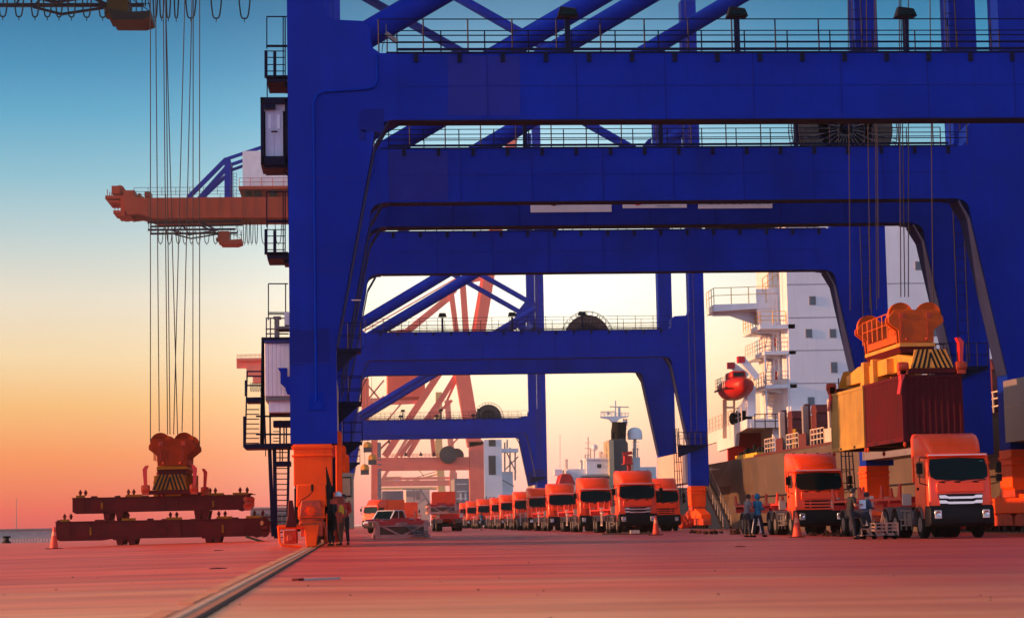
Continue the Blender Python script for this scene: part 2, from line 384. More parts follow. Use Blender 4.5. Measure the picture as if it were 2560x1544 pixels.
MB().prism([(XR - .075, ZR - .02), (XR - .075, ZR + .006), (XR - .06, ZR + .013), (XR + .0, ZR + .013), (XR + .015, ZR + .006), (XR + .015, ZR - .02)], -20, 880).build('rail_head', RAILM, rail)
strip('groove', RAILW, .018, .12, .004); strip('groove_bed', RAILW, -.13, -.078, .003)
ed = MB(); y = 8.0
while y < 180:
    l = random.uniform(.8, 2.6) * (1 + y / 60); ed.box(XR - .27 - random.random() * .02, XR - .135, y, y + l, ZR - .05, ZR + .006 + random.random() * .006).cut(); y += l + random.choice((.02, .03, .9, 1.6))
ed.build_each('kerb_stone', KERB, rail)
sl_ = MB(); sl_.box(XR + .125, XR + .20, -20, 880, ZR - .05, ZR + .006)
for i in range(420): sl_.box(XR + .14, XR + .205, 8 + i * .2, 8.11 + i * .2, ZR, ZR + .014)
sl_.build('cable_slot', SLOTM, rail)
# ---------------------------------------------------------------- blue ship-to-shore cranes
CXM = 13.715                                   # mid line between the legs
mir = lambda pts: [(2 * CXM - x, z) for x, z in pts][::-1]
LEG = ([(-2.39, 3.46), (-2.39, 46), (-1.1, 46), (-1.1, 18.5), (-1.02, 18.2), (-.8, 18.05), (.2, 18.0), (.47, 17.75), (.47, 17.3), (.56, 17.02), (.8, 16.86), (1.35, 16.85), (1.35, 14.65)]
       + [(1.1, 14.63)] + arc(.95 + .1, 14.1, .5, 95, 175, 5) + [(.5, 13.7), (-.78, 7.0), (-.82, 6.6), (-.82, 3.46)])

def portal_frame(root, y, lights=False, mast=46., detail=True):
    for k, pts in enumerate((LEG, mir(LEG))):
        pts = [(x, (mast if (z == 46 and k) else z)) for x, z in pts]
        leg = MB().prism(pts, y, y + 1.5).build('leg', BLUE, root)
        # flange strip along the sloping inner edge
        e = [(1.02, 14.55), (.56, 13.75), (-.80, 6.75)]
        sgn = 1 if k == 0 else -1
        ex = [(x if k == 0 else 2 * CXM - x, z) for x, z in e]
        f = MB()
        for a, b in zip(ex[:-1], ex[1:]): f.bar((a[0] + sgn * .012, y + .66, a[1]), (b[0] + sgn * .012, y + .66, b[1]), .05, 1.44, up=V((0, 1, 0)))
        f.build('flange', FLANGE, leg)
        if detail:
            g = MB()
            cx = -1.5 if k == 0 else 28.93
            if k == 0:
                g.path([(cx, y - .05, 4.9), (cx, y - .05, 15.2), (cx + .12, y - .05, 15.48), (cx + .35, y - .05, 15.58), (.35, y - .05, 15.66), (.6, y - .05, 15.75), (.68, y - .05, 15.95), (.68, y - .05, 16.8)], .045, 7)
                for z in (6.9, 9.2, 11.0, 13.1, 14.6): g.box(cx - .09, cx + .09, y - .04, y - .001, z, z + .06)
                g.box(cx - .25, cx + .25, y - .05, y - .001, 4.6, 5.2)
                g.build('conduit', CONDM, leg)
    bm = MB().box(1.35, 2 * CXM - 1.35, y + .03, y + 1.03, 14.65, 16.85)
    beam = bm.build('portal_beam', BLUE, root)
    MB().box(1.4, 2 * CXM - 1.4, y + .05, y + 1.0, 14.62, 14.648).build('underside_light_plate', FLANGE, beam)  # thin plate added to carry the ground's bounce light as its colour
    # walkway edge, toe board and hand rails on the beam
    wk = MB().box(1.0, 2 * CXM - 1.0, y - .02, y + 1.1, 16.852, 16.9)
    wk.box(1.4, 2 * CXM - 1.4, y - .03, y - .015, 16.93, 17.03)
    for i in range(17): wk.box(1.95 + i * 1.5, 2.1 + i * 1.5, y - .05, y + .03, 16.55, 16.85)
    wk.build('walkway', BLUE_D, root)
    rail_mb([(.75, y, 16.9), (26.9, y, 16.9)], 1.16, 1.5, .022, (1, .5, .28)).build('handrail', BLUE_D, root)
    rail_mb([(1.4, y + 1.05, 16.9), (26.0, y + 1.05, 16.9)], 1.0, 1.5, .02, (1, .6, .3)).build('handrail', BLUE_D, root)
    sm = MB()
    for i in range(1, 8): sm.box(1.35 + i * 3.1, 1.39 + i * 3.1, y + .022, y + .029, 14.66, 16.84)
    sm.box(1.4, 2 * CXM - 1.4, y + .0235, y + .0285, 15.74, 15.77)
    sm.build('weld_seam', BLUE_R, beam)
    sm = MB()
    for z in (6.2, 9.4, 12.6): sm.box(-2.38, -.9 + max(0, z - 7) * .19, y - .008, y - .001, z, z + .035).cut()
    sm.build_each('weld_seam', BLUE_L, root)
    # zig-zag bracing tubes
    a = MB().tube((-.9, y + .75, 16.95), (28.5, y + .75, 34.4), .48, 16).build('brace_tube', BLUE, root, smooth=50)
    b = MB().tube((28.6, y + .75, 34.9), (-1.2, y + .75, 52.5), .42, 14).build('brace_tube', BLUE, root, smooth=50)
    MB().prism([(28.35, 31.5), (28.35, 37.2), (27.9, 36.9), (26.6, 35.2), (26.6, 33.4), (27.6, 32.2)], y + .55, y + .95).build('gusset_plate', BLUE, root)
    if lights:
        for x in (7.3, 13.25, 19.25):
            p = MB().box(x - .09, x + .09, y - .02, y + .14, 16.9, 18.1).build('floodlight', BLUE_D, root)
            h = MB(); h.poly([(x - .36, y - .25, 18.12), (x + .36, y - .25, 18.12), (x + .3, y - .05, 18.42), (x - .24, y - .05, 18.5), (x - .36, y + .3, 18.15), (x + .36, y + .3, 18.15), (x + .3, y + .25, 18.52), (x - .24, y + .25, 18.52)],
                   [(0, 1, 2, 3), (4, 5, 6, 7), (0, 4, 5, 1), (3, 2, 6, 7), (0, 3, 7, 4), (1, 5, 6, 2)])
            h.build('lamp_head', DARK, p)
            MB().poly([(x - .28, y - .26, 18.16), (x + .28, y - .26, 18.16), (x + .24, y - .08, 18.38), (x - .2, y - .08, 18.4)], [(0, 1, 2, 3)]).build('lamp_glass', GLASS, p)

def cable_reel(root, x, y, z, r=2.5, ri=1.25):
    rl = MB()
    n = 40
    for s_ in (0, .35):
        rl.lathe([(ri, s_), (r * .86, s_), (r * .86, s_ + .12), (ri, s_ + .12), (ri, s_)], (x, y, z), (0, 1, 0), n)
    ob = rl.build('cable_reel', REEL, root)
    sp = MB()
    for i in range(28):
        t = 2 * math.pi * i / 28; c, s_ = math.cos(t), math.sin(t)
        for yy in (-.06, .54):
            sp.bar((x + .3 * c, y + yy, z + .3 * s_), (x + r * c, y + yy, z + r * s_), .035, .035)
        t2 = 2 * math.pi * (i + 1) / 28
        for yy in (-.06, .54):
            sp.bar((x + r * c, y + yy, z + r * s_), (x + r * math.cos(t2), y + yy, z + r * math.sin(t2)), .04, .04)
    sp.build('spokes', STEEL, ob)
    MB().tube((x, y - .5, z), (x, y + .7, z), .16, 14).build('hub', BLUE_D, ob)
    MB().bar((x, y + .75, z), (x, y + .75, z - 2.2), .2, .2).build('reel_stand', BLUE_D, root)

def bogies(root, x, y0, y1, full=False):
    """equaliser beam, two pairs of rail bogies under one corner (leg between y0 and y1)"""
    yc = (y0 + y1) / 2
    q = MB()
    q.prism([(x - .68, 2.05), (x - .68, 3.44), (x + .60, 3.44), (x + .60, 2.05), (x + .48, 1.9), (x - .56, 1.9)], y0 - .3, y1 - .1)
    q.box(x - .74, x + .66, y0 - .36, y1, 3.28, 3.38); q.box(x - .74, x + .66, y0 - .36, y1, 3.02, 3.08)
    q.build('pivot_post', ORNG, root, bevel=.02)
    MB().box(x - .62, x + .54, y0 - .45, y1 + .2, 1.6, 1.92).build('pivot_pin', ORNG_D, root)
    e = MB()
    e.prism([(yc - 4.6, .9), (yc - 4.6, 1.25), (yc - 1.5, 1.75), (yc + 1.5, 1.75), (yc + 4.6, 1.25), (yc + 4.6, .9)], x - .45, x + .39, axis='x')
    e.build('equaliser_beam', ORNG, root, bevel=.03)
    for s_ in (-1, 1):
        for k in (1.35, 3.9):
            c = yc + s_ * k
            g = MB(); g.prism([(c - 1.15, .35), (c - 1.15, .75), (c - .5, 1.05), (c + .5, 1.05), (c + 1.15, .75), (c + 1.15, .35)], x - .36, x + .33, axis='x')
            bg_ = g.build('bogie', ORNG_D, root, bevel=.02)
            wl = MB()
            for d in (-.6, .6): wl.lathe([(.1, -.14), (.36, -.14), (.36, -.09), (.31, -.08), (.31, .08), (.36, .09), (.36, .14), (.1, .14)], (x - .02, c + d, .42), (1, 0, 0), 16).cut()
            wl.build_each('wheel', DARK, bg_)
    if not full: return
    yf = yc - 5.3
    # gear housing and buffer of the front end
    t = MB(); t.prism([(x - .5, 2.02), (x + .42, 2.02), (x + .46, 1.3), (x - .52, 1.3)], yf + 1.2, yf + 3.0)
    t.build('gear_cover', ORNG, root, bevel=.03)
    g = MB(); g.prism([(x - .34, 1.5), (x + .26, 1.5), (x + .36, .82), (x - .42, .82)], yf + .5, yf + 2.4); g.box(x - .42, x + .4, yf + .45, yf + 2.4, .62, .82)
    gh = g.build('gear_housing', ORNG_D, root, bevel=.03)
    fl = MB(); fl.lathe([(.15, 0), (.15, .05), (.09, .05), (.09, .11), (.01, .11)], (x - .04, yf + .5, 1.16), (0, -1, 0), 18)
    for i in range(8):
        a_ = i * math.pi / 4; fl.tube((x - .04 + .18 * math.cos(a_), yf + .45, 1.16 + .18 * math.sin(a_)), (x - .04 + .18 * math.cos(a_), yf + .38, 1.16 + .18 * math.sin(a_)), .022, 6)
    fl.build('flange', ORNG, gh)
    MB().ball((x - .05, yf + .42, .72), .07, .05, .06).build('signal_lamp', mat('red_lamp', (.9, .05, .03), .3, emit=2.5), gh)
    cb = MB().path([(x, yf + 1.12, 1.98), (x + .01, yf + 1.05, 1.78), (x - .1, yf + .95, 1.66), (x - .35, yf + .75, 1.5), (x - .45, yf + .6, 1.3), (x - .47, yf + .55, 1.0), (x - .5, yf + .5, .8)], .014, 6)
    cb.tube((x, yf + 1.13, 1.8), (x, yf + 1.13, 2.02), .04, 8); cb.build('sensor_cable', BLACK, root)
    pl = MB(); pl.prism([(x - .26, .72), (x + .22, .72), (x + .13, .03), (x - .18, .03)], yf + .1, yf + .55); pl.build('rail_sweep', ORNG, root, bevel=.02)
    bf = MB()
    bf.tube((x - 1.05, yf + .3, .66), (x - .2, yf + .3, .66), .07, 10); bf.path([(x - 1.05, yf + .3, .66), (x - 1.02, yf + .3, .2), (x - .95, yf + .3, .08), (x - .35, yf + .3, .04)], .04, 8)
    bf.tube((x - 1.05, yf + .3, .66), (x - 1.0, yf + 2.0, .66), .06, 8)
    bf.build('buffer_frame', ORNG, root)
    bx = MB().box(x - .92, x - .5, yf + .7, yf + 2.2, .12, .55); bx.box(x - .8, x - .6, yf + .5, yf + .7, .2, .4)
    bx.build('brake_unit', ORNG_D, root, bevel=.03)
    sd_ = MB()
    for i in range(5): sd_.lathe([(.06, -.05), (.3, -.05), (.34, 0), (.3, .05), (.06, .05)], (x + .42, yf + .9 + i * .75, .42), (1, 0, 0), 14).cut()
    sd_.build_each('drive_wheel', ORNG_D, root)
    rc = MB(); rc.box(x - .6, x + .54, yf + 3.02, yf + 3.3, .5, 2.02); rc.box(x - .58, x - .5, yf + 1.3, yf + 3.0, .9, 1.9); rc.box(x + .46, x + .56, yf + 1.4, yf + 3.0, .9, 1.95)
    rc.build('gap_shade', DARK, root)  # dark plates put in for the shade of gaps round the gear
    hs = MB()
    for i in range(7):
        hx = x + .44 + .03 * i; hs.path([(hx, yf + 2.2 + .1 * i, 2.6 - .12 * i), (hx + .03, yf + 1.9, 1.7), (hx - .02, yf + 1.7, 1.1 + .05 * i), (hx + .05, yf + 1.6, .5)], .022, 5)
    hs.build('hose_bundle', BLACK, root)
    bt_ = MB()
    for i in range(9): bt_.box(x + .44 + random.random() * .4, x + .56 + random.random() * .45, yf + 1.2 + i * .22, yf + 1.36 + i * .22, .3 + random.random() * 1.1, .5 + random.random() * 1.2)
    bt_.build('brake_gear', ORNG_D, root)
    bl = MB()
    for bx_ in (-.6, -.45, .3, .48):
        for bz in (3.05, 2.9): bl.tube((x + bx_, yf + 5.0 - .38, bz + .28), (x + bx_, yf + 5.0 - .34, bz + .28), .03, 6)
    bl.box(x - .36, x + .3, yf + .44, yf + .48, .93, .96); bl.build('bolts', DARK, root)
    gr = MB()
    for i in range(6): gr.tube((x + .45, yf + .8 + i * .5, .55), (x + .45, yf + .8 + i * .5, 1.05), .02, 6)
    gr.tube((x + .45, yf + .8, 1.05), (x + .45, yf + 3.3, 1.05), .025, 6); gr.tube((x - .45, yf + .42, .96), (x + .45, yf + .42, .96), .02, 6)
    gr.build('guard_rail', ORNG, root)

def crane(label, y1, y2, lights, reel=True, mast=46., front=True, cat='crane'):
    root = thing('gantry_crane', label, cat, (CXM, (y1 + y2) / 2, 0), 'blue gantry cranes along the quay')
    portal_frame(root, y1, lights, mast); portal_frame(root, y2, lights and front, mast)
    for x0, x1 in ((-2.3, -.9), (28.05, 29.7)):
        MB().box(x0, x1, y1 + 1.5, y2, 3.75, 6.45).build('sill_beam', SILL_L if y1 > 150 else SILL, root)  # bright painted-glow copy on the farther cranes, dimmer one on the near pair
        MB().box(x0 + .1, x1 - .1, y1 + 1.5, y2, 31.5, 33.).build('tie_beam', BLUE, root)
    if reel: cable_reel(root, 21.95, y2 + 2.0, 18.05)
    for x, f in ((-1.60, front), (28.85, False)):
        bogies(root, x, y1, y1 + 1.5, f and lights); bogies(root, x, y2, y2 + 1.5)
    # settle the whole crane on its rails: landward rail on the crown of the apron, waterside rail at its foot
    for o in root.children_recursive:
        if o.type != 'MESH': continue
        for v in o.data.vertices:
            x, z = v.co.x + CXM, v.co.z
            v.co.x = -2.2 + (x + 2.39) * 1.0121 - CXM
            g = .1 if x < 14 else -.16
            v.co.z = z + g if z < 3.4 else (z + .1 if z <= 14.66 else z + .1 + min(.15, (z - 14.65) * .07))
    return root

def access_landing(root, x0, x1, y0, y1, z, side=1):
    b = MB().box(x0, x1, y0, y1, z, z + .16); b.prism([(x0, z), (x0, z - .9), (x1 - .1, z)] if side > 0 else [(x1, z), (x1, z - .9), (x0 + .1, z)], y0 + .1, y0 + .25)
    ob = b.build('landing', BLUE_D, root)
    e = x1 if side > 0 else x0; i = x0 if side > 0 else x1
    rail_mb([(i, y0, z + .16), (e, y0, z + .16), (e, y1, z + .16), (i, y1, z + .16)], 1.1, .55, .02, (1, .5)).build('handrail', BLUE_D, ob)
    return ob

A = crane('blue crane whose wide beam crosses the top of the view, lift cabin on its leg', 71.2, 89.8, True)
B = crane('blue crane with white banners on its beam, right behind the one with the lift cabin', 97.3, 115.9, False, reel=True)
Cc = crane('blue crane spanning the orange truck row, big cable reel above its beam', 177.8, 196.0, True)
D = crane('hazy blue crane with orange boom girder, red cranes standing right beyond it', 329.5, 346.5, True, mast=66.)

for x, y, z in ((-.8, 89.6, 8.2), (-.8, 89.6, 5.9)): access_landing(A, x, x + 1.1, y, y + 1.3, z)
for x, y, z in ((-.8, 115.5, 5.2), (-.8, 177.5, 5.9)): access_landing(B if y < 150 else Cc, x, x + 1.2, y, y + 1.4, z)
for r, y in ((B, 115.4), (Cc, 177.0), (B, 97.0), (D, 329.0)):
    access_landing(r, 27.7, 30.2, y, y + .5, 6.9 if r is Cc else 7.6, 1)
    # cage ladder up the waterside leg
    l = MB()
    for dx in (0, .5): l.tube((28.9 + dx, y + .3, 8), (28.9 + dx, y + .3, 46), .03, 5)
    for i in range(60): l.tube((28.9, y + .3, 8.2 + i * .6), (29.4, y + .3, 8.2 + i * .6), .02, 4)
    l.build('ladder', BLUE_D, r)
    # hoses and ladder at the foot of the leg
    l = MB()
    for dx in (0, .28, .5, .74): l.tube((27.3 + dx, y + .1, 2.2), (27.3 + dx * .6, y + .1, 8.5), .035, 6)
    for i in range(8): l.tube((27.3, y + .1, 2.6 + i * .75), (28.0, y + .1, 2.6 + i * .75), .025, 5)
    l.build('hose_rack', BLUE_D, r)
    e = MB()
    for i in range(9): e.ball((27.5 + .13 * i, y - .2, .55 + .25 * math.sin(i * 2.3)), .28, .4, .42, 8, 6)
    e.build('drive_motors', ORNG_D, r)

def px_patch(name, m, root, pts, y, d=.006):
    p = [at(u, v, y) for u, v in pts]; MB().prism([(q.x, q.z) for q in p], y - d, y - .002).build(name, m, root)
rr = lambda u0, v0, u1, v1, r=12: [(u0 + r, v0), (u1, v0), (u1, v1), (u0 + r, v1), (u0 + r * .3, v1 - r * .3), (u0, v1 - r), (u0, v0 + r), (u0 + r * .3, v0 + r * .3)]
px_patch('paint_patch', BLUE_R, A, [(726, 820), (760, 826), (800, 822), (822, 819), (824, 905), (790, 908), (726, 915)], 71.2)
px_patch('paint_patch', BLUE_R, A, rr(897, 272, 960, 330) , 71.2); px_patch('paint_patch', BLUE_R, A, rr(897, 325, 915, 352, 6), 71.2)
px_patch('paint_patch', BLUE_L, A, [(970, 378), (1120, 378), (1120, 500), (970, 500)], 89.83)
px_patch('paint_patch', BLUE_L, A, [(1120, 140), (1300, 140), (1300, 288), (1120, 288)], 71.23, .003)
# camera on a bracket at the end of the beam walkway
cm = MB(); cm.bar(at(968, 131, 71.5), at(968, 98, 71.5), .05); cm.bar(at(964, 84, 71.3), at(992, 104, 71.3), .22, .14); cm.path([at(955, 131, 71.5), at(957, 112, 71.5), at(966, 92, 71.5), at(965, 60, 71.5)], .015, 5)
cm.build('security_camera', STEEL, A)
lm = MB(); lm.bar(at(879, 750, 89.5), at(902, 750, 89.5), .06, .05); lm.build('lamp_arm', PINKW, A)
# elevator, landings, electric house and stairs on the landward leg of the nearest crane
YE = 74.0
def P(u, v, y=YE): return at(u, v, y)
def bx_px(mb, u0, v0, u1, v1, y0, y1):
    a, b = P(u0, v1, y0), P(u1, v0, y0); return mb.box(a.x, b.x, y0, y1, a.z, b.z)
def bars_px(mb, segs, y=YE, w=.035):
    for u0, v0, u1, v1 in segs: mb.bar(P(u0, v0, y), P(u1, v1, y), w)
    return mb
cab = bx_px(MB(), 652, 243, 720, 258, 73.2, 75.2); bx_px(cab, 652, 243, 659, 412, 73.2, 75.2); bx_px(cab, 654, 390, 720, 412, 73.2, 75.2); bx_px(cab, 713, 243, 720, 412, 73.2, 75.2)
bx_px(cab, 659, 258, 713, 395, 75.0, 75.2); bx_px(cab, 660, 412, 720, 420, 73.4, 75.)
cab.bar(P(700, 420), P(722, 440), .06); bx_px(cab, 661, 260, 688, 270, 73.1, 73.4)
el = cab.build('elevator_cabin', BLUE_D, A)
bx_px(MB(), 660, 258, 713, 278, 73.45, 73.6).build('door_header', GREYW, el)
WINP = mat('pale_window', (.85, .93, 1), .2, var=.05)
for u0, u1 in ((664, 684.5), (686, 707)):
    d = bx_px(MB(), u0, 277, u1, 391, 73.4, 73.5).build('door', GREYW, el)
    m_ = (u0 + u1) / 2
    bx_px(MB(), m_ - 3, 287, m_ + 3, 322, 73.37, 73.42).build('door_window', WINP, el)
    bx_px(MB(), u0 + (14 if u0 < 670 else 0), 327, u0 + (20.5 if u0 < 670 else 7), 330, 73.34, 73.42).build('door_handle', DARK, el)
# landing cages
for v0, v1, va in ((42, 205, 122), (480, 646, 568)):
    lf = MB(); bars_px(lf, [(667, v0, 720, v0), (667, v0, 667, va), (708, v0, 708, v1), (713, v0, 713, v1), (667, v0 + 72, 720, v0 + 72), (667, v0 + 75, 720, v0 + 75)], w=.04)
    bars_px(lf, [(665, va + 5, 665, v1 - 10), (687, va + 8, 687, v1 - 10)], w=.11); bars_px(lf, [(665, va + 6, 712, va + 6), (665, va + 22, 712, va + 22), (665, va + 40, 712, va + 40), (665, va + 56, 712, va + 56)], w=.03)
    bx_px(lf, 665, v1 - 17, 720, v1 - 12, 73.4, 75.4); bx_px(lf, 668, v1 - 8, 718, v1, 73.4, 75.4); bx_px(lf, 710, v1 - 15, 724, v1 + 12, 73.8, 75.0)
    lf.build('landing_cage', BLUE_D, A)
lf = MB(); bars_px(lf, [(671, 709, 720, 709), (671, 709, 671, 800), (714, 709, 714, 790), (671, 781, 715, 781), (671, 785, 715, 785), (668, 205, 668, 243), (720, 430, 722, 560)], w=.04)
lf.build('landing_cage', BLUE_D, A)
lf = MB(); bars_px(lf, [(664, 795, 722, 795), (664, 822, 722, 822), (664, 834, 722, 834), (666, 795, 666, 843), (676, 795, 676, 843)], w=.045); bx_px(lf, 683, 790, 702, 795, 73.6, 74.2); bx_px(lf, 686, 795, 697, 845, 73.6, 74.2); bx_px(lf, 690, 815, 722, 822, 73.4, 74.6)
lf.build('roof_unit', STEEL, A)
bx_px(MB(), 711, 779, 722, 812, 73.4, 74.2).build('junction_box', GREYW, A)
eh = MB(); 
for i in range(6): bx_px(eh, 662 + i * 10.4, 857, 671.7 + i * 10.4, 990, 73.0, 76.4)
ehb = eh.build('electric_house', WHITE_P, A, bevel=.02)
bx_px(MB(), 660, 849, 724, 857, 72.9, 76.5).build('roof', BLUE_P, ehb); bx_px(MB(), 657, 842, 724, 849, 72.9, 76.5).build('roof_edge', BLUE_D, ehb)
bx_px(MB(), 672, 1001, 726, 1030, 73.2, 75.8).build('cable_box', GREYW, ehb); bx_px(MB(), 664, 991, 726, 1001, 73.0, 76).build('floor_frame', STEEL, ehb)
br = MB(); br.poly([P(694, 919, 72.6), P(718, 919, 72.6), P(718, 941, 72.6), P(726, 941, 72.6), P(726, 986, 72.6), P(717, 984, 72.6), P(713, 968, 72.6), P(701, 957, 72.6), P(701, 930, 72.6)], [tuple(range(9))])
o_ = len(br.v); br.poly([p + V((0, .25, 0)) for p in br.v[:9]], [tuple(range(9))]); br.f += [(i, (i + 1) % 9, 9 + (i + 1) % 9, 9 + i) for i in range(9)]
br.build('bracket', BLUE, A)
st = MB(); bars_px(st, [(658, 843, 654, 1120), (661, 843, 656, 1120)], w=.12)
bars_px(st, [(617, 928, 660, 928), (618, 928, 613, 1118), (656, 990, 652, 1100), (617, 940, 655, 940), (617, 963, 655, 963)], w=.05)
bars_px(st, [(615, 950, 615, 990), (611, 1040, 611, 1118)], w=.09)
bx_px(st, 616, 992, 654, 1005, 74, 75.2)
for i in range(9): st.bar(P(614, 1023 + i * 12, 74.2), P(648, 1023 + i * 12, 74.2), .035)
bx_px(st, 611, 1107, 730, 1121, 73.6, 75.4); bars_px(st, [(640, 1040, 730, 1040), (660, 1004, 664, 1115), (675, 1030, 676, 1110), (700, 1050, 700, 1110), (640, 1085, 730, 1085)], w=.06)
bx_px(st, 683, 1050, 726, 1066, 74, 75); bx_px(st, 676, 1030, 726, 1036, 74, 75)
for i in range(5): st.bar(P(683, 1078 + i * 8, 74.4), P(700, 1078 + i * 8, 74.4), .03)
bars_px(st, [(710, 1060, 710, 1110), (716, 1060, 716, 1110)], w=.05)
st.build('stair_tower', BLUE_D, A)
ld = MB(); bars_px(ld, [(674, 1121, 683, 1340), (686, 1121, 690, 1345)], w=.13); bars_px(ld, [(722, 1121, 719, 1290)], w=.09); bars_px(ld, [(664, 1121, 664, 1140)], w=.03)
for i in range(17): ld.bar(P(687, 1130 + i * 13.3, 74.1), P(720, 1130 + i * 13.3, 74.1), .035)
bx_px(ld, 683, 1152, 726, 1164, 73.8, 75); bars_px(ld, [(700, 1121, 700, 1152), (706, 1121, 706, 1152)], w=.04)
ld.build('ladder', BLUE_D, A)
# storm tie-down arms, hose and control cabinet beside the foot of the leg
ta = MB(); 
for i, (u, vt, vb, w_) in enumerate(((848, 1083, 1345, 13), (857, 1120, 1185, 16), (866, 1142, 1190, 14))):
    y = 73.5 + i * 1.3; a = P(u - w_ / 2, vb, y); b = P(u + w_ / 2, vt, y); ta.box(a.x, b.x, y, y + .3, a.z, b.z); ta.lathe([(w_ * .0072, 0), (w_ * .0072, .32)], ((a.x + b.x) / 2, y - .01, b.z), (0, 1, 0), 12).cut()
ta.build_each('tie_down_arm', ORNG, A, bevel=.02)
hb_ = MB(); bx_px(hb_, 823, 1140, 838, 1230, 76, 76.4); hb_.build('gauge_box', BLUE_D, A)
rd = MB(); bx_px(rd, 829, 1112, 839, 1150, 76.5, 76.9); bx_px(rd, 814, 1180, 824, 1340, 75, 75.3); bx_px(rd, 840, 1240, 848, 1300, 73.4, 73.6); bx_px(rd, 826, 1300, 862, 1312, 71.5, 71.8); bx_px(rd, 838, 1312, 850, 1355, 71.5, 71.9)
rd.build('tie_down_frame', REDP, A)
cb_ = bx_px(MB(), 851, 1181, 884, 1322, 74.5, 76.6).build('control_cabinet', BEIGE, A, bevel=.02)
bx_px(MB(), 850, 1191, 878, 1241, 74.44, 74.49).build('window_frame', DARK, cb_); bx_px(MB(), 852, 1194, 876, 1238, 74.42, 74.45).build('window', mat('dusty_window', (.35, .26, .14), .3, var=.2), cb_)
bx_px(MB(), 870, 1250, 876, 1253, 74.4, 74.49).build('handle', STEEL, cb_)
# fire extinguisher shaped red unit on the buffer
fu = MB(); fu.prism([(XR - .86, .75), (XR - .5, .75), (XR - .56, 1.1), (XR - .62, 1.6), (XR - .76, 1.6), (XR - .78, 1.1)], 66.4, 66.9); fu.build('rail_clamp', MAROON, A, bevel=.03)

# banners on the second crane
def banner(u0, u1, v1, h, lab):
    a, b = at(u0, v1, 97.3), at(u1, v1, 97.3); y = 97.315
    g = MB().box(a.x, b.x, y - .02, y + .01, a.z, a.z + h).build('banner', SIGNW, B)
    return g, a, b
g, a, b = banner(1327, 1529, 531, 1.1, '')
text_part('lettering', 'QC 06', 1.05, ((a.x + b.x) / 2, 97.285, a.z + .25), (rad(90), 0, 0), SIGNT, g, bold=.02)
g, a, b = banner(1557, 1717, 520.5, .95, '')
c_ = MB().lathe([(.01, 0), (.26, 0), (.26, .006), (.01, .006)], (a.x + .72, 97.294, a.z + .385), (0, -1, 0), 24).build('emblem', SIGNR, g)
text_part('lettering', 'http://www.example', .075, (a.x + 1.95, 97.29, a.z + .06), (rad(90), 0, 0), SIGNT, g)
g, a, b = banner(1746, 1931, 521.5, .95, '')
text_part('lettering', 'CHWLROCKDEANKING', .36, ((a.x + b.x) / 2 - .25, 97.285, a.z + .14), (rad(90), 0, 0), SIGNT, g, bold=.008)

